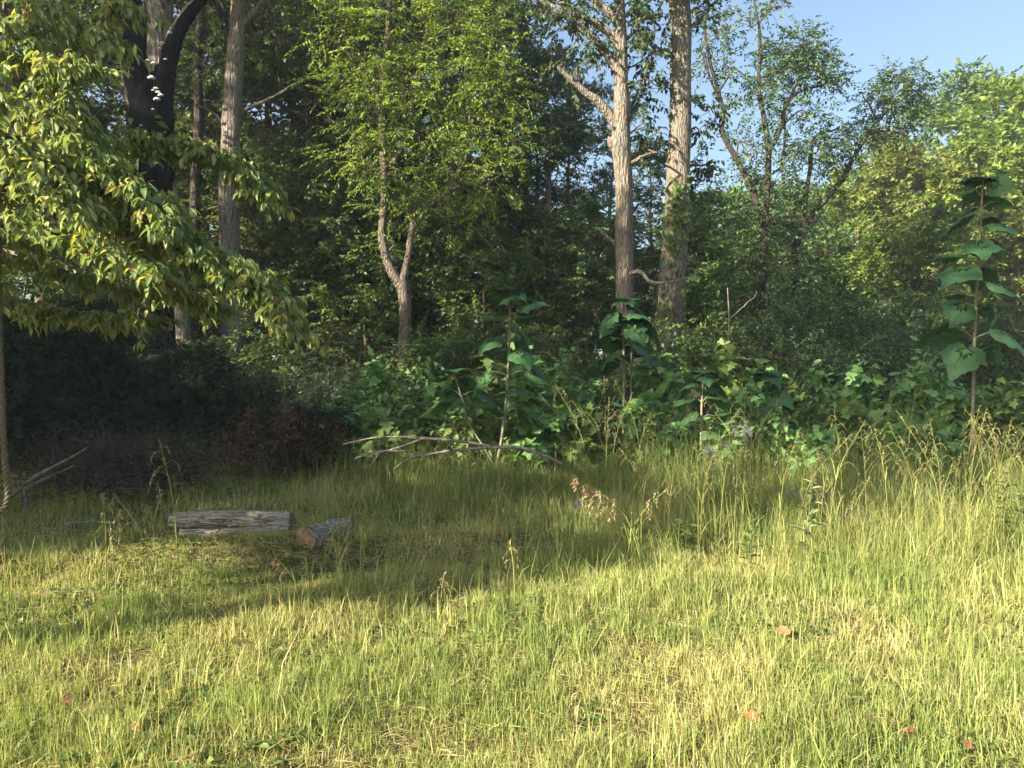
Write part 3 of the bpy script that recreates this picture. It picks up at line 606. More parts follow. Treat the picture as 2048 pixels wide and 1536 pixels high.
hero('open_tree', 'open dark-stemmed tree with thin leaves spreading against the blue sky', 24.0,
     [(1525, 700, 8.8), (1523, 600, 8.2), (1528, 520, 7.5), (1530, 450, 7.1), (1534, 380, 6.5), (1537, 300, 5.8), (1528, 235, 4.8), (1518, 180, 4.1), (1520, 110, 3.4), (1519, 60, 2.7), (1512, 20, 2.0), (1500, -40, 1.4)],
     [[(1535, 310, 4.8), (1560, 260, 4.1), (1572, 210, 3.7), (1595, 185, 3.1), (1640, 172, 2.0), (1690, 160, 1.1)],
      [(1574, 208, 2.7), (1592, 170, 2.4), (1610, 140, 2.0), (1625, 95, 1.4)],
      [(1528, 455, 6.1), (1500, 370, 6.1), (1470, 310, 5.4), (1448, 265, 4.8), (1450, 225, 4.1), (1440, 180, 3.7), (1422, 120, 3.4), (1412, 60, 2.7), (1420, 0, 1.7)],
      [(1519, 45, 2.0), (1535, 20, 2.0), (1545, -20, 1.4)], [(1450, 225, 2.7), (1420, 160, 2.0), (1405, 110, 1.4)],
      [(1560, 330, 2.7), (1570, 280, 2.4), (1566, 200, 2.0)], [(1440, 180, 2.0), (1470, 140, 1.6), (1500, 170, 1.1)]],
     VASE, M_DARK, B_DARK, 26, size=.13, width=.55, k=10, spray=.55, dens=2.4, sides=12)
hero('leaning_tree', 'dark tree leaning far right with a rounded crown against the sky', 25.0,
     [(1590, 560, 6.8), (1592, 490, 7.5), (1610, 450, 6.8), (1645, 405, 6.5), (1680, 365, 5.8), (1705, 320, 4.8), (1735, 270, 4.1), (1770, 225, 3.4), (1810, 180, 2.4), (1830, 160, 1.4)],
     [[(1610, 455, 4.1), (1612, 400, 4.1), (1622, 330, 4.1), (1624, 285, 3.4), (1640, 265, 2.7), (1680, 250, 1.4)],
      [(1735, 270, 2.7), (1770, 262, 2.0), (1810, 270, 1.4)], [(1755, 245, 2.0), (1740, 210, 1.7), (1730, 190, 1.0)]],
     [(1800, 160, 50, 28, 36), (1840, 190, 32, 34, 22), (1760, 200, 40, 34, 26), (1800, 215, 44, 30, 28), (1745, 260, 44, 28, 22), (1800, 265, 38, 24, 16), (1690, 270, 40, 34, 18), (1660, 310, 44, 40, 22), (1700, 330, 30, 24, 10), (1830, 235, 24, 22, 8)],
     M_DARK, B_DARK, 27, size=.13, width=.55, k=10, spray=.55, dens=2.2, sides=12)
hero('slim_tree', 'pale slim trunk standing deep in the wood between the forked tree and straight trunks', 27,
     [(1093, 700, 6), (1094, 560, 5.5), (1096, 460, 5), (1098, 380, 4.5), (1100, 300, 3.5), (1102, 220, 2)], [], [(1090, 260, 60, 60, 40), (1110, 330, 50, 40, 26)], M_FOREST2, B_PALE, 31, size=.14)
hero('slim_tree', 'slim brown sunlit trunk behind the right stem of the forked tree', 22,
     [(893, 740, 9), (893, 640, 8), (892, 560, 7.5), (895, 480, 7), (898, 400, 5.5), (902, 320, 4), (905, 220, 2)], [[(893, 600, 3), (880, 570, 2), (860, 545, 1.5)]], [(900, 500, 60, 26, 30), (880, 600, 55, 26, 30), (930, 620, 50, 30, 26)], M_UNDER, B_PALE, 32, size=.13)
hero('slim_tree', 'slim dark trunk in the wood right of the grey straight tree', 21,
     [(632, 720, 8), (633, 600, 7.5), (630, 480, 7), (622, 380, 6), (618, 260, 5), (626, 120, 4), (630, -40, 2)], [], [(620, 330, 70, 60, 50), (630, 180, 60, 60, 50)], M_FOREST, B_DARK, 33)
# dark cap over the top of the view
hero('forest_tree', 'dark tall tree leaning its high branches over the top left of the wood', 19,
     [(395, 740, 12), (392, 600, 11), (390, 400, 10), (398, 250, 9.5), (396, 120, 8), (405, 0, 6.5), (410, -150, 4)], [[(398, 200, 4), (440, 205, 3), (505, 205, 3), (560, 190, 2)]],
     [(430, 120, 60, 60, 50), (540, 40, 60, 60, 60), (380, 60, 50, 50, 40), (520, 280, 70, 40, 40), (500, 400, 60, 36, 30)], M_FOREST, B_DARK, 34)

# ------------------------------------------------------------------ dogwood on the left
def dogwood():
    rg = np.random.default_rng(12)
    base = A(-5.6, 6.6, g(-5.6, 6.6)); off = base
    o = thing('dogwood_tree', 'drooping dogwood with pointed green and yellowing leaves filling the left edge', 'tree', tuple(base))
    mb = MB(); q = spline([A(0, 0, -.1, .16), A(.05, 0, .8, .13), A(.12, -.05, 1.8, .12), A(.1, 0, 2.8, .10), A(.2, .1, 4.0, .07), A(.3, .1, 5.4, .03)], 40)
    tube(mb, q[:, :3], q[:, 3], 14, rough=.05, seed=2); part('trunk', mb, B_GREY, o, True)
    B = [([(-200, 330), (0, 300), (130, 330), (240, 390), (340, 460), (430, 505), (520, 560), (585, 650)], 6.6, 6.1, 2.0),
         ([(-200, 300), (100, 290), (250, 285), (360, 290), (460, 320), (550, 395)], 7.4, 7.0, 1.5),
         ([(-200, 160), (0, 200), (110, 240), (200, 310), (290, 380), (350, 450)], 6.3, 6.0, 1.3),
         ([(-200, 380), (40, 380), (180, 420), (300, 480), (410, 520), (500, 580)], 6.5, 6.2, 1.6),
         ([(-200, 470), (0, 500), (130, 540), (260, 580), (360, 585), (425, 610)], 7.0, 6.7, .8),
         ([(-200, 540), (0, 590), (100, 620), (200, 630), (290, 640)], 6.9, 6.7, .8),
         ([(-200, 420), (0, 450), (120, 470), (250, 510), (330, 540)], 6.2, 5.9, 1.2),
         ([(-200, 80), (0, 110), (80, 150), (140, 200), (190, 260)], 6.5, 6.3, .7),
         ([(-200, -60), (0, -30), (90, 10), (170, 50), (215, 80)], 6.8, 6.6, .55),
         ([(-200, -160), (60, -120), (180, -60), (240, -10), (215, 40)], 7.0, 6.9, .55),
         ([(-200, 30), (0, 50), (60, 90), (110, 130), (150, 130)], 6.2, 6.1, .6),
         ([(-200, 230), (-40, 250), (40, 290), (110, 350), (170, 420)], 5.9, 5.7, 1.2),
         ([(-250, 330), (-300, 300), (-420, 330), (-560, 420)], 6.6, 6.4, .3),
         ([(-150, 200), (-80, 120), (20, 60), (120, 60), (180, 110)], 8.2, 8.8, .5), ([(-150, 100), (-40, -60), (80, -140), (160, -140)], 7.6, 8.0, .4)]
    cb = MB(); allp = []; red = []
    for (pts, d0, d1, dn) in B:
        n = len(pts); rows = []
        for i, (px, py) in enumerate(pts):
            dd = d0 + (d1 - d0) * i / (n - 1); rows.append(P(px, py, dd) - off)
        rows = np.array(rows)
        a = q[np.argmin(np.linalg.norm(q[:, :3] - rows[0] - A(0, 0, .2), axis=1))][:3]
        pth = spline(np.vstack([a, rows]), 60)
        lb_ = MB(); tube(lb_, pth, np.linspace(.035, .004, 60), 6, rough=.05, seed=n); part('bough', lb_, B_TWIGP, o, True)
        L = np.linalg.norm(np.diff(pth, axis=0), axis=1).sum(); ns = int(L * 64 * dn)
        t = rg.uniform(.12, 1, ns) ** .8; ii = (t * 58).astype(int); p0 = pth[ii]; td = nrm(pth[np.minimum(ii + 1, 59)] - pth[ii])
        side = nrm(np.cross(td, A(0, 0, 1))) * rg.choice([-1, 1], ns)[:, None]
        Ls = rg.uniform(.12, .62, ns) * (1.15 - .5 * t)
        T = nrm(td * .75 + side * .7 + rg.normal(0, .3, (ns, 3)) * A(1, 1, .45) + A(0, 0, -.06))
        twigs(cb, p0, p0 + T * Ls[:, None] + A(0, 0, -.02), .0045, .002, mi=1)
        e = p0 + T * Ls[:, None]
        sv = np.clip(rg.normal(.42, .20, ns) + .12 * (rows[0][2] < 1.2), 0, 1)
        for j in range(7):
            f = rg.uniform(.35, 1.02, ns)
            pos = p0 + T * (Ls * f)[:, None] + rg.normal(0, .02, (ns, 3))
            h = rg.normal(0, 1, (ns, 3)) * A(1, 1, .3)
            D = T * .55 + nrm(h) * .75 + A(0, 0, -.95) * rg.uniform(.1, 1.3, (ns, 1))
            N = nrm(h) * .9 + A(0, 0, .7) + rg.normal(0, .3, (ns, 3))
            allp.append((pos, D, N, rg.uniform(.055, .115, ns), np.clip(sv + rg.normal(0, .14, ns), 0, 1)))
        red.append(e[rg.random(ns) < .035])
    pos, D, N, sz, va = [np.concatenate([a[i] for a in allp]) for i in range(5)]
    # the 300 nearest leaves inside the view are parts, the rest one mass
    w = pos + off; px = 1024 + w[:, 0] / w[:, 1] * F; py = 768 - (w[:, 2] - EYE) / w[:, 1] * F
    vis = (px > 5) & (px < 640) & (py > 5) & (py < 720)
    order = np.argsort(np.where(vis, w[:, 1], 99)); near = order[:300]; rest = order[300:]
    leaves(cb, pos[rest], D[rest], N[rest], sz[rest], .46, va[rest], OVAL)
    part('crown', cb, [M_DOGW, B_TWIG], o, kind='stuff')
    vmesh = []
    for kx in range(6):
        lm = MB(); leaves(lm, np.zeros((1, 3)), A([1, 0, 0]), A([0, 0, 1]), 1.0, .5, A(.12 + .16 * kx), OVAL); vmesh.append(lm.mesh('leaf', M_DOGW))
    Dn = nrm(D); Sn = nrm(np.cross(N, Dn)); Nn = np.cross(Dn, Sn)
    for i in near:
        lo = link(bpy.data.objects.new('leaf', vmesh[int(min(5, va[i] * 6))]), o); s = sz[i]
        lo.matrix_local = Matrix(((Dn[i][0] * s, Sn[i][0] * s, Nn[i][0] * s, pos[i][0]), (Dn[i][1] * s, Sn[i][1] * s, Nn[i][1] * s, pos[i][1]), (Dn[i][2] * s, Sn[i][2] * s, Nn[i][2] * s, pos[i][2]), (0, 0, 0, 1)))
    red = np.concatenate(red); mb = MB()
    for p in red:
        for _ in range(3):
            c = p + rg.normal(0, .01, 3); r = .007
            V = c + r * A([1, 0, 0], [0, 1, 0], [-1, 0, 0], [0, -1, 0], [0, 0, 1.3], [0, 0, -1.3])
            mb.add(V, T=[(0, 1, 4), (1, 2, 4), (2, 3, 4), (3, 0, 4), (1, 0, 5), (2, 1, 5), (3, 2, 5), (0, 3, 5)])
    part('berry_cluster', mb, B_BERRY, o, True, kind='stuff')
dogwood()
def rope():
    d = 6.0
    o = thing('hanging_rope', 'thick twisted rope hanging down at the left edge under the dogwood', 'rope', tuple(P(2, 1010, d)))
    off = np.array(o.location)
    c = spline([P(-2, 430, d), P(-2, 620, d), P(3, 760, d), P(8, 900, d), P(14, 960, d), P(16, 995, d), P(6, 1018, d), P(-20, 1030, d), P(-60, 1020, d)], 170) - off
    t = nrm(np.gradient(c, axis=0)); s = nrm(np.cross(t, A(0, 1, 0))); b = np.cross(t, s)
    arc = np.concatenate([[0], np.cumsum(np.linalg.norm(np.diff(c, axis=0), axis=1))])
    for k in range(3):
        an = arc / .075 * 2 * np.pi / 1.6 + k * 2.0944
        mb = MB(); tube(mb, c + .0125 * (np.cos(an)[:, None] * s + np.sin(an)[:, None] * b), .0135, 7); part('strand', mb, B_ROPE, o, True)
rope()

# ------------------------------------------------------------------ cedars and brush on the left
def cedar(label, px, d, h, R, seed, ns=900):
    rg = np.random.default_rng(seed); x = X(px, d); z = g(x, d)
    o = thing('cedar_tree', label, 'tree', (x, d, z), 'cedars in the left shade')
    mb = MB(); q = spline([A(0, 0, -.1, .07), A(.05, 0, h * .4, .05), A(0, .05, h * .95, .01)], 14); tube(mb, q[:, :3], q[:, 3], 8)
    cb = MB(); f = rg.uniform(.02, .98, ns); az = rg.uniform(0, 6.283, ns)
    L = R * (1 - f ** 1.4 * .85) * rg.uniform(.55, 1.1, ns)
    p0 = np.stack([0 * f, 0 * f, f * h], -1); dirv = np.stack([np.cos(az), np.sin(az), rg.uniform(-.1, .5, ns)], -1)
    p1 = p0 + dirv * L[:, None]; twigs(mb, p0, p1, .012, .004, mi=0)
    part('trunk', mb, B_DARK, o, True)
    for rep in range(2):
        O = p0 + dirv * (L * rg.uniform(.45, 1.0, ns))[:, None]
        T = nrm(dirv + rg.normal(0, .5, (ns, 3)) + A(0, 0, -.1)); Ls = rg.uniform(.2, .42, ns)
        p, D, N, s, sid = spray_leaves(rg, O, T, Ls, 16, .07, droop=.05, jit=.3, out=.6)
        leaves(cb, p, D, N, s * 1.1, .22, np.clip(rg.normal(.4, .2, ns)[sid], 0, 1))
    part('crown', cb, [M_CEDAR, B_TWIG], o, kind='stuff')
cedar('dark feathery cedar directly under the dogwood boughs', 180, 12.2, 2.6, 1.5, 51, 1000)
cedar('dark feathery cedar at the left edge behind the rope', 30, 11.2, 2.3, 1.3, 52)
cedar('low bluish cedar between the brush pile and the red weeds', 390, 12.6, 1.9, 1.3, 53)
cedar('small rounded cedar bush just right of the red weeds', 640, 11.2, .9, .7, 54, 500)
cedar('dark cedar mostly hidden outside the left edge', -140, 12.5, 3.2, 1.6, 55)

def brush():
    rg = np.random.default_rng(61); d = 9.6; x = X(235, d)
    o = thing('brush_pile', 'low pile of dark dead brush beside the pale leaning stick', 'brush pile', (x, d, g(x, d)))
    mb = MB(); n = 1500
    c = rg.normal(0, 1, (n, 3)) * A(.62, .4, .2) + A(0, 0, .42); c[:, 2] = np.abs(c[:, 2])
    dv = nrm(rg.normal(0, 1, (n, 3)) * A(1, .8, .6)); L = rg.uniform(.08, .35, n)
    twigs(mb, c - dv * L[:, None], c + dv * L[:, None] + rg.normal(0, .03, (n, 3)), .005, .002, mi=0)
    for k in range(40):
        p = rand_path(rg, A(rg.normal(0, .5), rg.normal(0, .3), rg.uniform(.02, .5)), rg.normal(0, 1, 3) * A(1, .7, .35), rg.uniform(.5, 1.1), 6, .16, .02); p[:, 2] = np.maximum(p[:, 2], .02)
        tube(mb, p, np.linspace(.010, .003, 6), 4)
    part('twig_mass', mb, B_BRUSH, o, kind='stuff')
    mb = MB(); m = 1200; pos = rg.normal(0, 1, (m, 3)) * A(.66, .4, .22) + A(0, 0, .36); pos[:, 2] = np.abs(pos[:, 2])
    leaves(mb, pos, rg.normal(0, 1, (m, 3)) + A(0, 0, -.6), rg.normal(0, 1, (m, 3)), rg.uniform(.04, .08, m), .5, rg.uniform(0, .6, m)); part('dead_foliage', mb, M_BROWN, o, kind='stuff')
brush()
def stick(label, rows, d, m=B_DEAD, name='fallen_stick', extra=(), cat='stick', group=None):
    q = px_path(rows, d); o = thing(name, label, cat, tuple(q[0, :3]), group); off = q[0, :3]
    mb = MB(); s = spline(q, 8 * len(rows)); tube(mb, s[:, :3] - off, s[:, 3], 8, rough=.08, seed=len(rows), cap=True); part('stem', mb, m, o, True)
    for e in extra:
        s = spline(px_path(e, d), 7 * len(e)); mb = MB(); tube(mb, s[:, :3] - off, s[:, 3], 6, rough=.08, cap=True); part('side_branch', mb, m, o, True)
stick('pale bare stick leaning up into the brush pile near the rope', [(-10, 1018, 5), (25, 990, 4.5), (70, 955, 4), (115, 930, 3.2), (160, 905, 2.2), (175, 895, 1.5)], 8.6,
      extra=[[(48, 978, 3.2), (90, 958, 3), (120, 945, 2), (150, 930, 1)], [(48, 975, 3), (51, 995, 3), (53, 1016, 3.2)]])
stick('thin pale stick lying flat at the far left of the shaded lawn', [(-20, 1085, 2.5), (40, 1067, 2.6), (110, 1058, 2.4), (145, 1046, 2.4), (200, 1044, 2), (300, 1052, 1.5)], 8.0,
      extra=[[(142, 1048, 2.2), (125, 1062, 1.8), (108, 1078, 1.4)], [(144, 1048, 1.6), (143, 1066, 1.4)]])
stick('long grey fallen branch forking twice across the front of the green saplings', [(1130, 930, 3.4), (1085, 910, 3.8), (1040, 896, 3.8), (985, 895, 3.6), (925, 899, 3.6), (860, 908, 3), (815, 920, 2.2), (788, 938, 1.4)], 10.0, name='fallen_branch', cat='branch',
      extra=[[(985, 894, 3.4), (930, 884, 3.2), (870, 878, 2.8), (800, 874, 2.3), (745, 876, 1.8), (685, 889, 1.2)], [(850, 876, 2.4), (780, 900, 1.6), (710, 915, 1)],
             [(860, 908, 2), (800, 902, 2), (750, 904, 1.5), (705, 920, 1)], [(762, 903, 1.4), (745, 925, 1.2), (738, 945, 1)]])

def log(label, a, b, r0, r1, d0, d1, cutcol=B_CUT, group='cut logs on the lawn', bow=0.0):
    p0, p1 = P(*a, d0), P(*b, d1); p0[2] = max(p0[2], g(p0[0], p0[1]) + r0 * .75); p1[2] = max(p1[2], g(p1[0], p1[1]) + r1 * .75)
    o = thing('cut_log', label, 'log', tuple((p0 + p1) / 2 - A(0, 0, r0)), group); off = np.array(o.location)
    mid = (p0 + p1) / 2 + A(0, 0, bow); s = spline([np.append(p0, r0), np.append(mid, (r0 + r1) / 2 * .95), np.append(p1, r1)], 34); s[:, :3] -= off
    mb = MB(); tube(mb, s[:, :3], s[:, 3] * (1 + .07 * np.sin(np.linspace(0, 9, 34) + a[0])), 26, rough=.085, seed=int(a[0])); part('bark', mb, B_LOG, o, True)
    ax = nrm(s[-1, :3] - s[0, :3])
    for c, r, sg in ((s[0, :3], r0, -1), (s[-1, :3], r1, 1)):
        sd = nrm(np.cross(ax, A(0, 0, 1))); u = np.cross(ax, sd); an = np.linspace(0, 6.2832, 24, endpoint=False)
        rings = [c + ax * sg * .004 + (r * f * 1.0) * (np.cos(an)[:, None] * sd + np.sin(an)[:, None] * u) for f in (.99, .6, .25)]
        V = np.vstack(rings + [c + ax * sg * .008]); j = np.arange(24); jn = (j + 1) % 24
        Q = np.concatenate([np.stack([j + e, jn + e, jn + e + 24, j + e + 24], -1) for e in (0, 24)]); T = np.stack([j + 48, jn + 48, np.full(24, 72)], -1)
        mb = MB(); mb.add(V, T=T, Q=Q); part('cut_end', mb, cutcol, o)
log('upper weathered log of the pair lying on the left lawn', (345, 1043), (584, 1042), .088, .09, 7.7, 7.6, bow=.02)
log('lower weathered log lying in front of the log pair', (362, 1074), (582, 1077), .074, .07, 7.4, 7.35, bow=-.01)
log('short stub of wood propping the right end of the upper log', (560, 1073), (590, 1070), .06, .06, 7.75, 7.6)
log('short stub of wood propping the left end of the upper log', (350, 1073), (385, 1073), .06, .06, 7.85, 7.75)
log('short round log with an orange cut end facing the camera', (612, 1118), (690, 1092), .112, .11, 6.75, 7.3)
log('grey log half buried in grass beneath the big drooping seed head', (1140, 1032), (1255, 1012), .10, .12, 8.6, 8.9)
log('long log mostly hidden in tall grass at the right', (1560, 1040), (1960, 1028), .14, .13, 8.9, 9.3)
log('pale sawn log chunk showing through the tall grass at right', (1700, 1042), (1760, 1035), .13, .13, 8.0, 8.2)

# ------------------------------------------------------------------ paulownias with big leaves
def big_leaf_mesh(seed, var):
    rg = np.random.default_rng(seed)
    half = A([-.13, .09], [-.18, .25], [-.07, .41], [.09, .49], [.25, .57], [.33, .45], [.48, .40], [.60, .33], [.74, .20], [.88, .09], [1.05, .0])
    def side(): return half * rg.uniform(.93, 1.07, half.shape)
    l, r = side(), side(); l[-1] = r[-1] = (1.05, 0)
    out = np.vstack([l, (r[:-1] * A(1, -1))[::-1]]); n = len(out); c = A(.05, 0); V = []
    tw = rg.normal(0, .12); cup = rg.uniform(.05, .2)
    for f in (.28, .55, .8, 1.0):
        q = c + (out - c) * f; v = q[:, 1]; u = q[:, 0]
        z = cup * np.abs(v) - .75 * v ** 2 - .28 * np.clip(u, 0, 2) ** 2 + tw * v * u + np.where(np.arange(n) % 2 == 0, .018, -.014) * f + rg.normal(0, .012 * f, n)
        V.append(np.column_stack([q, z]))
    V = np.vstack(V + [A(.05, 0, .0)]); j = np.arange(n - 1)
    Q = np.concatenate([np.stack([j + e, j + 1 + e, j + 1 + e + n, j + e + n], -1) for e in (0, n, 2 * n)]); T = np.stack([j, j + 1, np.full(n - 1, 4 * n)], -1)
    mb = MB(); mb.add(V, T=T, Q=Q, var=var)
    for k in (1, 4, 7, 10, 13, 16, 19):                     # raised pale veins
        a = np.array([V[4 * n], V[k], V[n + k], V[2 * n + k], V[3 * n + k]]); w = np.column_stack([-(a[-1] - a[0])[1:2], (a[-1] - a[0])[0:1], [0]]); w = nrm(w)
        wd = A(.011, .009, .007, .005, .001)[:, None]; up = A(0, 0, .010)
        mb.add(np.vstack([a - w * wd + up, a + w * wd + up]), Q=[(i, i + 5, i + 6, i + 1) for i in range(4)], var=1.0)
    return mb.mesh('leaf', M_PAUL, True)
BIG = [big_leaf_mesh(200 + i, .05 + .08 * i) for i in range(9)]
def orient(o, pos, D, N, s):
    D = nrm(D); S = nrm(np.cross(N, D)); N = np.cross(D, S)
    o.matrix_local = Matrix([[D[r] * s, S[r] * s, N[r] * s, pos[r]] for r in range(3)] + [[0, 0, 0, 1]])
def paulownia(label, d, stem, nleaf, size, seed, top=True, spread=.35, lo=.35, forks=()):
    rg = np.random.default_rng(seed); q = px_path(stem, d); q[:, 3] *= .72; b = q[0, :3].copy(); b[2] = g(b[0], b[1]); off = b
    o = thing('paulownia_sapling', label, 'sapling', tuple(b), 'big-leaved saplings at the wood edge')
    mb = MB(); s = spline(np.vstack([np.append(b - A(0, 0, .05), q[0, 3]), q]) if q[0, 2] > b[2] + .1 else q, 50); s[:, :3] -= off
    tube(mb, s[:, :3], s[:, 3], 10); stems = [s]
    for f in forks:
        t = spline(px_path(f, d), 20); t[:, 3] *= .72; t[:, :3] -= off; tube(mb, t[:, :3], t[:, 3], 8); stems.append(t)
    for si, s in enumerate(stems):
        nl = nleaf if si == 0 else max(3, nleaf // 3); l0 = lo if si == 0 else .6
        for i in range(nl):
            f = l0 + (1 - l0) * (i // 2 + .4) / ((nl + 1) // 2); f = min(f, .995); ii = min(int(f * (len(s) - 1)), len(s) - 2)
            az = (i // 2) * 1.571 + (i % 2) * math.pi + .5 + rg.normal(0, .5); f = min(f + rg.normal(0, .02), .99)
            pl = size * rg.uniform(.45, .8) * (1.25 - .75 * (f - l0) / (1 - l0)); u = A(math.cos(az), math.sin(az), 0)
            p0 = s[ii, :3]; e = p0 + u * pl + A(0, 0, pl * rg.uniform(.1, .5)); tube(mb, spline([p0, (p0 + e) / 2 + A(0, 0, .03), e], 6), np.linspace(.008, .005, 6), 5)
            D = u * 1.0 + A(0, 0, -.38 + rg.normal(0, .3)) + rg.normal(0, .22, 3); N = A(0, 0, 1) + u * .35 + rg.normal(0, .3, 3)
            lo_ = link(bpy.data.objects.new('leaf', BIG[rg.integers(0, 9)]), o); orient(lo_, e, D, N, size * rg.uniform(.55, 1.15) * (1.1 - .45 * max(0, (f - .8) / .2)))
        if top:
            for kk in range(4):
                u = nrm(rg.normal(0, 1, 3) * A(1, 1, 0)); lo_ = link(bpy.data.objects.new('leaf', BIG[rg.integers(0, 9)]), o); orient(lo_, s[-1, :3], u + A(0, 0, .2), A(0, 0, 1) + u * .2, size * .85)
    part('stem', mb, B_PSTEM, o, True)
paulownia('tall big-leaved paulownia standing alone at the right edge', 10.2, [(1943, 960, 5), (1946, 800, 4.6), (1950, 650, 4.2), (1957, 520, 3.4), (1962, 430, 2.6), (1966, 360, 2)], 24, .42, 71, lo=.42)
paulownia('big-leaved paulownia in the centre rising above the fallen branch', 10.6, [(990, 945, 4.5), (1003, 880, 4.2), (1014, 780, 3.8), (1018, 690, 3.4), (1020, 620, 2.8), (1021, 580, 2)], 20, .40, 72, lo=.42,
          forks=[[(988, 930, 3.4), (965, 890, 3), (940, 850, 2.6), (922, 790, 2.2), (905, 740, 2)]])
paulownia('big-leaved paulownia in front of the thinner straight trunk', 11.4, [(1246, 960, 4.5), (1247, 850, 4.2), (1248, 740, 3.8), (1247, 660, 3.2), (1248, 600, 2.2)], 20, .42, 73, lo=.45, forks=[[(1262, 900, 3), (1262, 780, 2.6), (1264, 680, 2.2), (1266, 640, 1.8)]])
paulownia('low big-leaved paulownia below the leaning trunk, right of its foot', 10.2, [(1402, 960, 4), (1402, 880, 3.6), (1404, 800, 3), (1408, 745, 2)], 16, .36, 74, lo=.2)
paulownia('short paulownia rising just right of the bright white flowers', 11.5, [(1533, 950, 4), (1532, 880, 3.4), (1533, 800, 2.8), (1532, 745, 2)], 12, .38, 75, lo=.35)
paulownia('low paulownia behind the lone tall one at the right edge', 11.8, [(1985, 950, 4), (1984, 860, 3.4), (1982, 780, 2.4)], 12, .40, 76, lo=.2)

# tulip-poplar saplings: lobed leaves
LOBES = {}
def tulip(px, d, top, wpx, seed, label, n=150, size=.165, lm=M_SAPL, tpl=LOBED):
    rg = np.random.default_rng(seed); x = X(px, d); z = g(x, d); h = P(px, top - 22, d)[2] - z; R = wpx * 1.4 / F * d
    o = thing('leafy_sapling', label, 'sapling', (x, d, z), 'lobed-leaf saplings along the wood edge')
    mb = MB(); cb = MB(); s = spline([A(0, 0, -.05), A(rg.normal(0, .05), rg.normal(0, .05), h * .4), A(rg.normal(0, .08), rg.normal(0, .08), h * .98)], 16); tube(mb, s, np.linspace(.018, .004, 16), 6)
    nb = 16; P1 = []
    for i in range(nb):
        f = .12 + .82 * i / nb; p0 = s[int(f * 15)]; az = i * 2.4 + rg.normal(0, .3); L = R * rg.uniform(.7, 1.1) * (1.05 - .75 * f)
        d1 = A(math.cos(az), math.sin(az), .55); pth = rand_path(rg, p0, d1, L + .08, 5, .12, .04); tube(mb, pth, np.linspace(.008, .003, 5), 4); P1.append(pth)
    part('stem', mb, B_GSTEM, o, True)
    P1 = np.concatenate(P1 + [s[6:]]); pick = rg.integers(0, len(P1), n); pos = P1[pick] + rg.normal(0, 1, (n, 3)) * A(.09, .09, .07)
    u = nrm(pos * A(1, 1, 0) + rg.normal(0, .15, (n, 3))); D = u + rg.normal(0, .4, (n, 3)) + A(0, 0, -.25); N = A(0, 0, 1) + u * .5 + rg.normal(0, .4, (n, 3))
    twigs(cb, P1[pick], pos, .003, .002, mi=1)
    sz = size * rg.uniform(.6, 1.25, n); va = np.clip(rg.normal(.42, .2, n), 0, 1)
    near = np.argsort(pos[:, 1] - sz * 2)[:14]; rest = np.setdiff1d(np.arange(n), near)      # the leaves that show largest are parts
    wd = 1.0 if tpl is LOBED else .55; leaves(cb, pos[rest], D[rest], N[rest], sz[rest], wd, va[rest], tpl); key = (lm.name, wd)
    part('crown', cb, [lm, B_GSTEM], o, kind='stuff')
    if key not in LOBES:
        LOBES[key] = []
        for kx in range(3):
            m_ = MB(); leaves(m_, np.zeros((1, 3)), A([1, 0, 0]), A([0, 0, 1]), 1.0, wd, A(.25 + .2 * kx), tpl); LOBES[key].append(m_.mesh('leaf', lm))
    for i in near:
        orient(link(bpy.data.objects.new('leaf', LOBES[key][int(va[i] * 2.99)]), o), pos[i], D[i], N[i], sz[i])
TUL = [(705, 12.0, 800, 60), (770, 12.6, 735, 55), (830, 11.6, 790, 70), (890, 12.4, 770, 70), (960, 12.0, 790, 70), (1050, 11.9, 705, 60), (1100, 12.8, 770, 70), (1150, 11.8, 800, 70), (1200, 12.6, 780, 60),
       (1330, 11.4, 730, 60), (1380, 12.6, 750, 60), (1450, 12.2, 700, 60), (1490, 11.2, 800, 60), (1590, 12.6, 790, 60), (1645, 11.8, 745, 70), (1700, 11.2, 830, 60), (1760, 12.2, 850, 60), (1825, 12.2, 760, 70), (1872, 12.8, 705, 60), (1905, 11.4, 800, 60),
       (2010, 10.6, 800, 70), (2060, 11.2, 780, 80), (920, 11.0, 850, 60), (1080, 10.9, 850, 70), (1180, 10.9, 850, 60), (1290, 11.0, 820, 60), (1560, 10.9, 850, 60), (1790, 10.6, 870, 60), (1640, 10.5, 880, 60), (760, 11.0, 850, 55),
       (860, 13.2, 730, 60), (990, 13.4, 730, 60), (1130, 13.6, 720, 60), (1270, 13.2, 740, 60), (1350, 10.6, 860, 60), (1430, 10.6, 860, 60), (1530, 13.2, 760, 60), (1720, 12.8, 760, 60), (1950, 11.6, 780, 60), (1860, 10.6, 860, 60), (1000, 11.0, 850, 60), (680, 11.4, 840, 50)]
lb = numbered(TUL, 'green lobed-leaf sapling')
for i, (px, d, top, w) in enumerate(TUL): tulip(px, d, top, w, 300 + i, lb[i], n=int(220 + rr.random() * 150), size=(.125, .165, .145, .18)[i % 4], tpl=OVAL if i % 4 == 2 else LOBED, lm=(M_SAPL, M_SAPL, M_SAPL2)[(i * 7 + i // 3) % 3])

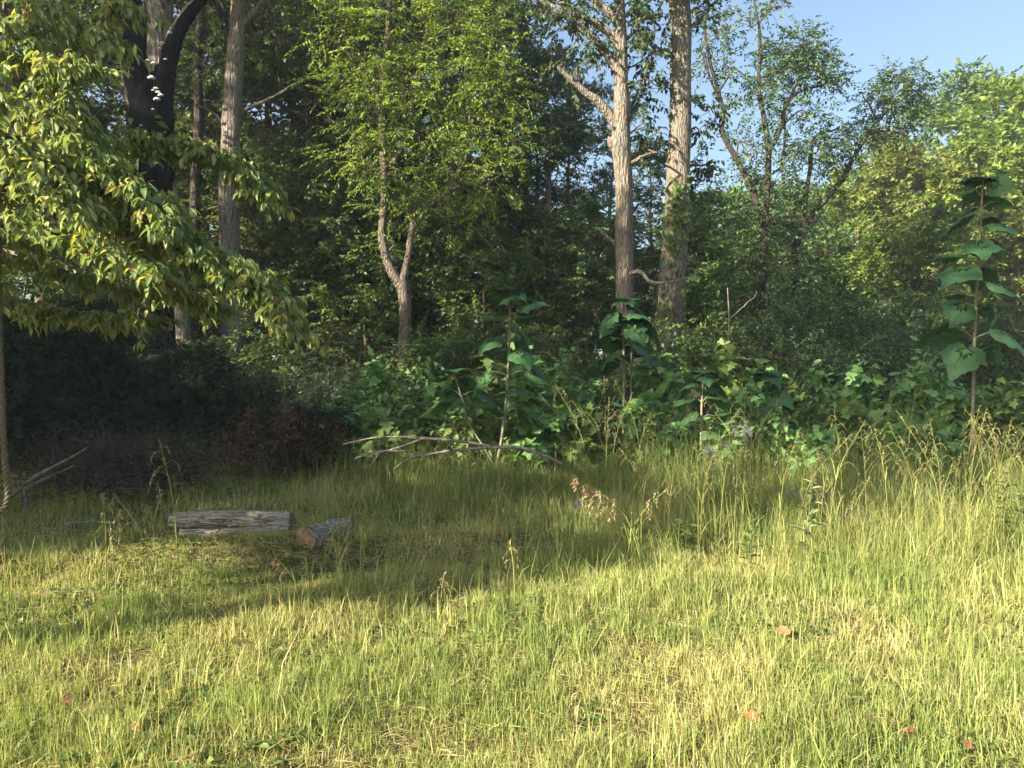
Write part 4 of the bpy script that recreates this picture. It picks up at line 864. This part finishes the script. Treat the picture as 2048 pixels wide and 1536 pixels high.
# shrubs
def shrub(name, label, px, d, top, wpx, seed, lm, bm, nstem=9, nspray=420, k=10, size=.07, width=.5, spray=.35, group=None, flat=.7, lift=.05):
    rg = np.random.default_rng(seed); x = X(px, d); z = g(x, d); h = P(px, top, d)[2] - z; R = wpx / F * d
    o = thing(name, label, 'shrub', (x, d, z), group); mb = MB(); pts = []
    for i in range(nstem):
        az = rg.uniform(0, 6.283); p = rand_path(rg, A(rg.normal(0, .08), rg.normal(0, .08), -.05), A(math.cos(az) * R / h * .75, math.sin(az) * R / h * .75, 1), h * rg.uniform(.75, 1.05), 9, .1, lift)
        tube(mb, p, np.linspace(.016, .004, 9), 5); pts.append(p[3:])
        for s in range(5):
            a = p[rg.integers(3, 9)]; q = rand_path(rg, a, rg.normal(0, 1, 3) * A(1, 1, .5) + A(0, 0, .2), R * rg.uniform(.3, .7), 5, .15, .02); tube(mb, q, np.linspace(.007, .002, 5), 3); pts.append(q)
    part('stem', mb, bm, o); pts = np.concatenate(pts); pick = rg.integers(0, len(pts), nspray); O = pts[pick] + rg.normal(0, .08, (nspray, 3)); T = nrm(rg.normal(0, 1, (nspray, 3)) * A(1, 1, flat))
    p, D, N, s, sid = spray_leaves(rg, O, T, spray * rg.uniform(.6, 1.2, nspray), k, size); p[:, 2] = np.maximum(p[:, 2], .02)
    cb = MB(); leaves(cb, p, D, N, s, width, np.clip(rg.normal(.4, .2, nspray)[sid] + rg.normal(0, .1, len(p)), 0, 1)); twigs(cb, pts[pick], O + T * spray * .8, .003, .0015)
    part('crown', cb, [lm, B_TWIG], o, kind='stuff')
SH = [(1560, 17, 560, 100), (1660, 15.5, 560, 110), (1760, 16, 590, 110), (1850, 17, 560, 100), (1950, 16, 640, 100), (1460, 18, 640, 70), (2040, 15, 620, 90), (1700, 14, 690, 90), (1600, 14.2, 720, 70), (1840, 14.2, 700, 80)]
lb = numbered(SH, 'dark fine-leaved shrub')
for i, (px, d, t, w) in enumerate(SH):
    shrub('dark_shrub', lb[i], px, d, t, w, 400 + i, M_DARK, B_DARK, nspray=520, size=.075, group='dark shrubs at the right wood edge')
SU = [(650, 12.4, 690, 60), (600, 13.5, 730, 60), (690, 13, 740, 50), (1235, 11.8, 800, 50), (1190, 12.6, 740, 50), (540, 13.5, 720, 60), (480, 13.2, 740, 60)]
lb = numbered(SU, 'grey-green feathery shrub')
for i, (px, d, t, w) in enumerate(SU):
    shrub('feathery_shrub', lb[i], px, d, t, w, 440 + i, M_BLUEG, B_DARK, nstem=5, nspray=110, k=15, size=.075, width=.34, spray=.5, group='feathery shrubs', flat=.35)
MID = [(1000, 15.5, 640, 70), (940, 16, 660, 60), (1110, 16, 620, 60), (1170, 15, 690, 50), (860, 15.5, 660, 50), (700, 15.8, 640, 70), (760, 15, 700, 50), (560, 16, 640, 70), (430, 15, 690, 50), (1280, 15.5, 650, 60), (1420, 16, 620, 60), (1500, 15, 690, 50), (250, 14.5, 690, 70), (60, 14, 640, 70)]
lb = numbered(MID, 'soft green shrub')
for i, (px, d, t, w) in enumerate(MID):
    shrub('soft_shrub', lb[i], px, d, t, w, 470 + i, (M_FOREST, M_UNDER, M_FOREST2)[i % 3], B_BROWN, nspray=320, k=9, size=.10, width=.6, group='soft-leaved shrubs in the wood')
# red dried weeds
RW = [(500, 10.8, 820, 26), (545, 11.0, 800, 26), (580, 10.7, 805, 28), (615, 10.9, 810, 28), (650, 10.8, 830, 24), (480, 10.3, 860, 20)]
lb = numbered(RW, 'dried red-stemmed weed clump')
for i, (px, d, t, w) in enumerate(RW):
    shrub('dried_weed', lb[i], px, d, t, w, 500 + i, M_RED, B_RSTEM, nstem=9, nspray=70, k=6, size=.07, width=.45, spray=.22, group='dried red weeds')
# sapling stump and snag, far pole and wire
hero('broken_stump', 'pale broken stump lit by the sun left of the thinner straight trunk', 20, [(1153, 760, 8), (1154, 720, 7), (1157, 690, 6), (1158, 676, 3)], [[(1155, 700, 3), (1150, 680, 2)]], [], M_UNDER, B_PALE, 81, cat='stump')
hero('bare_stem', 'tall thin bare stem standing right of the leaning trunk', 14, [(1452, 800, 2), (1455, 720, 1.7), (1458, 640, 1.4), (1455, 575, .8)], [[(1458, 640, 1), (1490, 610, .8), (1520, 585, .5)]], [], M_UNDER, B_TWIGP, 82, cat='stem')
def pole():
    d = 60; x = X(1408, d); z = g(x, d); h = P(1408, 398, d)[2] - z
    o = thing('utility_pole', 'pale thin utility pole far beyond the leaning trunk', 'pole', (x, d, z)); mb = MB(); tube(mb, [A(0, 0, -.3), A(0, 0, h / 2), A(0, 0, h)], [.16, .14, .12], 10, cap=True); part('post', mb, B_POLE, o, True)
    mb = MB(); tube(mb, [A(-.6, 0, h - .5), A(0, 0, h - .5), A(.6, 0, h - .5)], .05, 6, cap=True); part('crossarm', mb, B_POLE, o)
    w = thing('overhead_wire', 'thin wire crossing the wood left of the straight trunks', 'wire', tuple(P(1405, 402, d))); mb = MB(); c0 = P(1405, 402, d); c1 = P(980, 384, 50); t = np.linspace(0, 1, 24)[:, None]
    tube(mb, c0 + (c1 - c0) * t - A(0, 0, 1.0) * (4 * t * (1 - t)) * .5 - c0, .012, 4); part('strand', mb, B_WIRE, w)
pole()

# ------------------------------------------------------------------ grass
def noise2(x, y, s, seed):
    rg = np.random.default_rng(seed); v = 0
    for k in range(6):
        a = rg.uniform(0, 6.283); f = s * rg.uniform(.6, 1.8); v = v + np.sin(x * math.cos(a) * f + y * math.sin(a) * f + rg.uniform(0, 6.283))
    return v / 6 ** .5 * .7
def blades(mb, rg, x, y, h, w, var, lean=.45, seg=2):
    n = len(x); z = gz(x, y); az = rg.uniform(0, 6.283, n); fa = rg.uniform(0, 6.283, n)
    u = np.stack([np.cos(az), np.sin(az), 0 * az], -1); s = np.stack([np.cos(fa), np.sin(fa), 0 * fa], -1)
    b = np.stack([x, y, z - .005], -1); ln = np.abs(rg.normal(0, lean, n)) * h
    m1 = b + u * (ln * .3)[:, None] + A(0, 0, 1) * (h * .55)[:, None]; tip = b + u * ln[:, None] + A(0, 0, 1) * (h * np.clip(1 - .35 * (ln / h) ** 2, .35, 1))[:, None]
    hw = (w / 2)[:, None] * s
    V = np.stack([b - hw, b + hw, m1 - hw * .85, m1 + hw * .85, tip], 1).reshape(-1, 3); i = np.arange(n)[:, None] * 5
    T = np.concatenate([i + A(0, 1, 3).astype(int), i + A(0, 3, 2).astype(int), i + A(2, 3, 4).astype(int)], 0)
    mb.add(V, T=T, var=np.tile(var, 3))
def scatter(rg, y0, y1, dens, half=.80, xoff=0.0):
    n = int(half * (y1 * y1 - y0 * y0) * dens); y = np.sqrt(rg.uniform(y0 * y0, y1 * y1, n)); x = rg.uniform(-1, 1, n) * y * half + xoff
    return x, y
def grass():
    rg = np.random.default_rng(900); mb = MB()
    for y0, y1, dens, wd in ((2.3, 4.4, 4600, .0045), (4.4, 7.2, 2800, .0055), (7.2, 10.5, 1300, .0075), (10.5, 15, 420, .011)):
        x, y = scatter(rg, y0, y1, dens)
        dry = noise2(x, y, 2.6, 1) + .6 * noise2(x, y, 7, 2); bare = noise2(x, y, 4.5, 3) + .5 * noise2(x, y, 11, 4)
        keep = rg.random(len(x)) > np.clip((bare - .6) * 1.3, 0, .85); x, y, dry, bare = x[keep], y[keep], dry[keep], bare[keep]
        n = len(x); left = 1 - sst(x, -1.0, 1.2)
        h = rg.uniform(.05, .125, n) * (1 + .35 * noise2(x, y, 3.5, 5)) ; h *= 1 + sst(y, 4.8, 6.5) * (1 - left) * .9 + sst(y, 8, 10) * .8
        tuft = np.clip(noise2(x, y, 13, 6) + .6 * noise2(x, y, 24, 7), -1.4, 1.6); h *= 1 + .42 * tuft
        long_ = rg.random(n) < .035; h = np.where(long_, h * 2.1 + .05, h)
        h *= np.where(((x > -3.75) & (x < -2.0) & (y > 6.3) & (y < 7.7)) | ((x > -2.0) & (x < -1.1) & (y > 5.9) & (y < 6.9)), .4, 1)
        h = np.clip(h, .015, .5)
        var = np.clip(.33 + .22 * dry - .06 * tuft + rg.normal(0, .17, n) + (rg.random(n) < .14) * .5 + sst(y, 5.2, 6.5) * left * .12, 0, 1)
        blades(mb, rg, x, y, h, wd * rg.uniform(.6, 1.3, n), var, lean=.5)
    # flat dead thatch lying between the blades
    x, y = scatter(rg, 2.3, 8, 900); n = len(x); az = rg.uniform(0, 6.283, n)
    pos = np.stack([x, y, gz(x, y) + rg.uniform(.005, .04, n)], -1); D = np.stack([np.cos(az), np.sin(az), rg.normal(0, .15, n)], -1)
    leaves(mb, pos, D, A(0, 0, 1) + rg.normal(0, .3, (n, 3)), rg.uniform(.06, .16, n), .03, np.clip(rg.normal(.88, .1, n), 0, 1), STRAW)
    o = part('lawn_grass', mb, M_GRASS); tag(o, 'sunlit rough lawn grass, yellow-green and straw, across the foreground', 'grass', kind='stuff')
    # low broad-leaved ground plants between the blades
    mb = MB(); x, y = scatter(rg, 2.3, 10, 150); k = noise2(x, y, 2.4, 9) > .2; x, y = x[k], y[k]
    x = np.repeat(x, 5) + rg.normal(0, .03, len(x) * 5); y = np.repeat(y, 5) + rg.normal(0, .03, len(y) * 5); n = len(x)
    pos = np.stack([x, y, gz(x, y) + rg.uniform(.01, .06, n)], -1); az = rg.uniform(0, 6.283, n)
    leaves(mb, pos, np.stack([np.cos(az), np.sin(az), rg.uniform(-.1, .5, n)], -1), A(0, 0, 1) + rg.normal(0, .3, (n, 3)), rg.uniform(.02, .055, n), .6, rg.random(n) * .8, BLUNT)
    tag(part('ground_cover', mb, M_WEED), 'small broad-leaved weeds scattered low through the lawn', 'ground cover', kind='stuff')
    # tall unmown grass to the right and in front of the thicket
    mb = MB(); x, y = scatter(rg, 4.9, 12.5, 1250)
    r = x / y; edge = 7.6 - 2.3 * sst(r, -.05, .35) + .35 * noise2(x, y, 1.5, 20) + 2.0 * (1 - sst(r, -.35, -.02))
    tallness = sst(y, edge, edge + 1.6); clump = np.clip(.40 + .75 * noise2(x, y, 4.6, 21), .02, 1)
    keep = rg.random(len(x)) < tallness * clump * (1 - .3 * sst(y, 9.5, 12.5)); x, y, tl, r = x[keep], y[keep], tallness[keep], r[keep]; n = len(x)
    h = rg.uniform(.2, .9, n) * (.5 + .5 * tl) * (.78 + .22 * sst(r, -.08, .25)) * (1 + .2 * noise2(x, y, 2, 23))
    blades(mb, rg, x, y, h, rg.uniform(.003, .007, n), np.clip(.40 - .16 * sst(y, 7.6, 9.4) + .22 * noise2(x, y, 2.2, 22) + rg.normal(0, .18, n) + (rg.random(n) < .12) * .4, 0, 1), lean=.55)
    tag(part('tall_grass', mb, M_TALLG), 'tall unmown grass standing in front of the green thicket', 'tall grass', kind='stuff')
    # leaf litter on the woodland floor
    mb = MB(); x, y = scatter(rg, 10.5, 26, 45, .85); n = len(x); az = rg.uniform(0, 6.283, n)
    leaves(mb, np.stack([x, y, gz(x, y) + rg.uniform(.01, .04, n)], -1), np.stack([np.cos(az), np.sin(az), rg.normal(0, .3, n)], -1), A(0, 0, 1) + rg.normal(0, .5, (n, 3)), rg.uniform(.06, .14, n), .6, rg.random(n))
    tag(part('leaf_litter', mb, M_BROWN), 'brown leaf litter over the floor of the wood', 'leaf litter', kind='stuff')
    # low ground plants under the trees
    mb = MB(); x, y = scatter(rg, 11, 24, 22, .85); k = noise2(x, y, .9, 30) > -.3; x, y = x[k], y[k]; m = len(x)
    hh = rg.uniform(.1, .5, m); x = np.repeat(x, 9); y = np.repeat(y, 9); hh = np.repeat(hh, 9); n = len(x); az = rg.uniform(0, 6.283, n); rad_ = rg.uniform(.02, .22, n)
    pos = np.stack([x + np.cos(az) * rad_, y + np.sin(az) * rad_, gz(x, y) + hh * rg.uniform(.4, 1, n)], -1)
    leaves(mb, pos, np.stack([np.cos(az), np.sin(az), rg.uniform(-.5, .3, n)], -1), A(0, 0, 1) + rg.normal(0, .4, (n, 3)), rg.uniform(.07, .15, n), .6, rg.random(n))
    tag(part('forest_undergrowth', mb, M_UNDER), 'low leafy undergrowth covering the floor of the wood', 'undergrowth', kind='stuff')
grass()

# ------------------------------------------------------------------ seeding grass stalks
def stalk(label, bx, by_d, tipx, tipy, seed, head=.3, n=7, big=False, group='seeding grass stalks', droop=1.0):
    rg = np.random.default_rng(seed); d = by_d; x = X(bx, d); z = g(x, d); base = A(x, d, z)
    tip = P(tipx, tipy, d + rg.uniform(-.1, .1)) - base; L = np.linalg.norm(tip)
    o = thing('grass_stalk', label, 'grass stalk', tuple(base), group)
    mid = tip * .55 + A(-tip[0] * .25, 0, tip[2] * .06)
    s = spline([A(0, 0, -.02), mid, tip], 22); mb = MB(); tube(mb, s, np.linspace(.0046, .0022, 22) * (1.15 if d < 6.7 and bx < 1300 else .72), 5, var=rg.uniform(.2, .8))
    nlf = rg.integers(2, 6)
    for _ in range(nlf):
        i = rg.integers(3, 11); az = rg.uniform(0, 6.283); u = A(math.cos(az), math.sin(az), 0) ; ll = rg.uniform(.15, .32)
        c = spline([s[i], s[i] + u * ll * .4 + A(0, 0, ll * .6), s[i] + u * ll * .95 + A(0, 0, ll * .55)], 6); w = A(-u[1], u[0], 0) * .0035
        V = np.concatenate([c - w, c + w]); V[5] = V[11] = c[5]; j = np.arange(5); mb.add(V, Q=np.stack([j, j + 6, j + 7, j + 1], -1), var=rg.uniform(.2, .7))
    part('stem', mb, M_STEMG, o)
    hb = MB(); pos, D, sz = [], [], []
    for j in range(n):
        f = 1 - head * (j + .2) / n; i = min(int(f * 21), 20); p0 = s[i]; az = rg.uniform(0, 6.283) if not big else (math.pi + rg.normal(0, .7)) ; u = A(math.cos(az), math.sin(az) * .8, 0)
        bl = L * head * rg.uniform(.16, .36) * (.35 + .8 * j / n); c = spline([p0, p0 + u * bl * .5 + A(0, 0, bl * .35), p0 + u * bl * .95 + A(0, 0, bl * .05 * (1 - droop)), p0 + u * bl * 1.15 - A(0, 0, bl * .5 * droop)], 9)
        tube(hb, c, np.linspace(.0016, .001, 9), 3, mi=1)
        for q in range(4 + int(bl * 70)):
            k = rg.integers(3, 9); pos.append(c[k] + rg.normal(0, .003, 3)); D.append(nrm(c[min(k + 1, 8)] - c[k - 1]) + rg.normal(0, .35, 3) + A(0, 0, -.3)); sz.append(rg.uniform(.018, .034))
    for q in range(6): pos.append(s[21 - q // 3] + rg.normal(0, .004, 3)); D.append(nrm(s[21] - s[18]) + rg.normal(0, .3, 3)); sz.append(.026)
    pos = np.array(pos); leaves(hb, pos, np.array(D), rg.normal(0, 1, pos.shape), np.array(sz) * (1.5 if big else (1.0 if d < 6.7 and bx < 1300 else .58)), .32, rg.random(len(pos)))
    part('seed_head', hb, [M_SEED, M_STEMG], o)
ST = [('tallest lone grass stalk in front of the log pair, nodding left', 362, 5.4, 320, 884, .42, 8, 0), ('upright seeding stalk left of the tallest lone stalk', 212, 5.7, 204, 990, .55, 10, 0),
      ('leaning seeding stalk between the tallest stalk and its upright neighbour', 310, 5.6, 230, 990, .55, 10, 0), ('bushy seed head just right of the tallest lone stalk', 395, 5.6, 438, 1062, .45, 9, 0),
      ('reddish seed head nodding left in front of the short round log', 605, 5.2, 553, 1116, .4, 8, 1), ('tall thin stalk rising behind the short round log', 690, 6.3, 722, 968, .5, 9, 0),
      ('arching seed head drooping over the short round log', 640, 6.2, 690, 1040, .55, 12, 0), ('thin nodding stalk right of the short round log', 818, 6.0, 800, 1048, .4, 7, 0), ('pale thin stalk right of the log, second beyond it', 872, 6.2, 855, 1050, .4, 6, 0),
      ('pale stalk bending right in the centre of the lawn', 880, 6.2, 912, 1075, .4, 6, 0), ('slim upright stalk in the centre before the dark tall grass', 985, 6.2, 1005, 968, .45, 8, 0), ('short withered brown seed head in the centre', 1030, 5.4, 1020, 1085, .5, 9, 0),
      ('large tan plume arching left in the centre right', 1290, 6.2, 1150, 952, .45, 26, 1), ('tall clustered seed head left of the white flowers', 1335, 6.6, 1358, 902, .4, 14, 0), ('tall straight stalk beside the clustered seed head', 1396, 6.4, 1393, 886, .42, 8, 0),
      ('curved thin stalk right of the large tan plume', 1330, 6.4, 1285, 996, .2, 5, 0), ('thin dry stalk at the very left edge of the lawn', 12, 5.6, 5, 1110, .4, 6, 0), ('dry short stalk low in the centre foreground', 882, 5.0, 888, 1150, .5, 7, 0),
      ('heavy seed head standing tall right of the white flowers', 1780, 6.6, 1748, 852, .45, 16, 0), ('heavy seed head nearest to the lone tall paulownia', 1885, 6.6, 1860, 842, .45, 16, 0), ('slender stalk crossing before the right edge', 1935, 6.2, 2040, 905, .3, 6, 0),
      ('pale withered stalk below the milkweed', 1575, 5.8, 1555, 1020, .4, 7, 0)]
for i, (lab, bx, d, tx, ty, hd, n, big) in enumerate(ST): stalk(lab, bx, d, tx, ty, 600 + i, hd, n, bool(big))
rs = random.Random(77)
for i in range(105):
    bx = rs.uniform(1180, 2120); d = rs.uniform(6.2, 9.2); h = rs.uniform(170, 370) * (7 / d) ** .5
    by = 768 + (EYE - g(X(bx, d), d)) / d * F; stalk('thin seeding grass stalk in the dense stand of tall grass at right', bx, d, bx + rs.gauss(0, 50), by - h * .82, 700 + i, rs.uniform(.3, .5), rs.randint(6, 11), group='dense stand of seeding grass at right')
for i in range(30):
    bx = rs.uniform(120, 1180); d = rs.uniform(5.4, 8.5); by = 768 + (EYE - g(X(bx, d), d)) / d * F
    stalk('short seeding grass stalk scattered over the shaded middle lawn', bx, d, bx + rs.gauss(0, 26), by - rs.uniform(70, 150), 820 + i, rs.uniform(.3, .5), 6, group='short stalks on the shaded lawn')

# ------------------------------------------------------------------ weeds, flowers, fallen leaves
def weed(name, label, px, d, top, n, size, seed, lean=0.0, width=.42, flowers=0, lm=M_WEED, up=.35, group=None):
    rg = np.random.default_rng(seed); x = X(px, d); z = g(x, d); h = P(px, top, d)[2] - z
    o = thing(name, label, 'weed', (x, d, z), group); s = spline([A(0, 0, -.03), A(lean * .3, 0, h * .5), A(lean, 0, h)], 20); mb = MB(); tube(mb, s, np.linspace(.006, .002, 20), 6); part('stem', mb, B_GSTEM, o)
    lm_ = []
    for i in range(n):
        f = .2 + .8 * (i + .5) / n; p = s[min(19, int(f * 19))]; az = i * 2.4 + rg.normal(0, .3); u = A(math.cos(az), math.sin(az), 0)
        mb = MB(); leaves(mb, p[None] , (u + A(0, 0, up + rg.normal(0, .15)))[None], (A(0, 0, 1) - u * .2 + rg.normal(0, .2, 3))[None], size * rg.uniform(.75, 1.15) * (1.1 - .5 * f), width, A(np.clip(rg.normal(.4 + .4 * (f > .85), .2), 0, 1)), OVAL)
        part('leaf', mb, lm, o)
    if flowers:
        mb = MB(); nf = flowers
        for k in range(nf):
            c = s[-1] + rg.normal(0, 1, 3) * A(.055, .05, .045) ; m = 16; dv = nrm(rg.normal(0, 1, (m, 3)) + A(0, 0, .5)); leaves(mb, np.repeat(c[None], m, 0), dv, rg.normal(0, 1, (m, 3)), .03, .5, rg.random(m)); twigs(mb, s[-4][None], c[None], .0015, .001, mi=1)
        part('flower_cluster', mb, [M_WHITE, B_GSTEM], o)
weed('flowering_weed', 'green weed topped with bright white flower heads before the dark thicket', 1482, 7.4, 866, 10, .08, 860, .02, .3, 12)
weed('flowering_weed', 'budding pale green weed just left of the bright white flowers', 1462, 7.5, 852, 20, .08, 861, .0, .3, 3)
weed('flowering_weed', 'small fading white flower cluster left of the bright white flowers', 1420, 7.6, 900, 8, .07, 862, .03, .3, 9)
weed('milkweed_plant', 'pale broad-leaved milkweed standing in the tall grass', 1612, 6.2, 946, 16, .19, 863, .06, .38, lm=M_PALEW)
weed('leafy_weed', 'dark broad-leaved weed in shade left of the milkweed', 1370, 6.8, 1040, 18, .19, 864, .0, .45)
weed('leafy_weed', 'bushy small-leaved weed just right of the dark broad-leaved weed', 1500, 6.2, 1030, 24, .13, 865, .02, .45)
weed('leafy_weed', 'leafy green weed at the right edge below the paulownia', 2010, 7.2, 940, 30, .19, 866, .0, .55)
weed('leafy_weed', 'second leafy weed at the right edge, lower and nearer', 2040, 6.6, 985, 26, .16, 867, .0, .55)
weed('leafy_weed', 'tiny pale weed standing alone in the centre lawn', 990, 5.6, 1180, 7, .06, 868, .0, .6)
weed('leafy_weed', 'yellow-lit sprig standing above the red weeds', 570, 12.2, 720, 14, .12, 869, .0, .8, up=.1)
weed('leafy_weed', 'soft green weed at the left end of the log pair', 318, 8.4, 1020, 16, .13, 870, .0, .5)
FL = [(268, 1466, 'brown fallen leaf at the lower left of the lawn', .10), (1490, 1430, 'upright orange fallen leaf in the lower right foreground', .13), (1732, 1448, 'bright orange curled leaf at the lower right', .10),
      (1572, 1272, 'tan fallen leaf in the grass below the milkweed', .12), (1838, 1470, 'brown fallen leaf right of the bright orange curled leaf', .07), (1940, 1502, 'small orange leaf near the bottom right corner', .06),
      (40, 1196, 'pale tan fallen leaf on the left bank', .09), (95, 1192, 'tan fallen leaf on the left bank, right of the pale one', .08), (150, 1405, 'small brown leaf in the left foreground', .06), (1330, 905, 'red withered leaf under the thicket', .2), (1775, 1328, 'dark curled leaf in the right foreground', .06)]
for i, (px, py, lab, s) in enumerate(FL):
    rg = np.random.default_rng(950 + i); d = EYE * F / (py - 768)
    for _ in range(4): d = (EYE - g(X(px, d), d) - .05) * F / (py - 768)
    d = min(d, 10.5); x = X(px, d); mb = MB(); az = rg.uniform(0, 6.283)
    leaves(mb, np.zeros((1, 3)), A([math.cos(az), math.sin(az), .25]), A([0, -.7, .8]) + rg.normal(0, .2, (1, 3)), s, .62, A(rg.uniform(.3, .9)), LOBED if i % 2 else OVAL)
    o = part('fallen_leaf', mb, M_BROWN if i in (6, 7, 10) else M_DEAD); o.location = (x, d, g(x, d) + .06); tag(o, lab, 'leaf', 'fallen leaves on the lawn')

# ------------------------------------------------------------------ morning haze
def haze():
    me = bpy.data.meshes.new('haze'); x0, x1, y0, y1, z0, z1 = -420, 420, -220, 720, -2.0, 34.0
    v = [(x, y, z) for x in (x0, x1) for y in (y0, y1) for z in (z0, z1)]
    me.from_pydata(v, [], [(0, 1, 3, 2), (4, 6, 7, 5), (0, 4, 5, 1), (2, 3, 7, 6), (0, 2, 6, 4), (1, 5, 7, 3)])
    m, n, l = mat('haze_air'); p = n.new('ShaderNodeVolumePrincipled'); p.inputs['Color'].default_value = (.78, .90, 1, 1)
    p.inputs['Density'].default_value = HAZE; p.inputs['Anisotropy'].default_value = 0.2
    o = n.new('ShaderNodeOutputMaterial'); l.new(p.outputs[0], o.inputs['Volume']); me.materials.append(m)
    tag(link(bpy.data.objects.new('haze', me)), 'thin morning haze filling the air of the clearing and wood', 'haze', kind='stuff')
HAZE = 0.0011
haze()
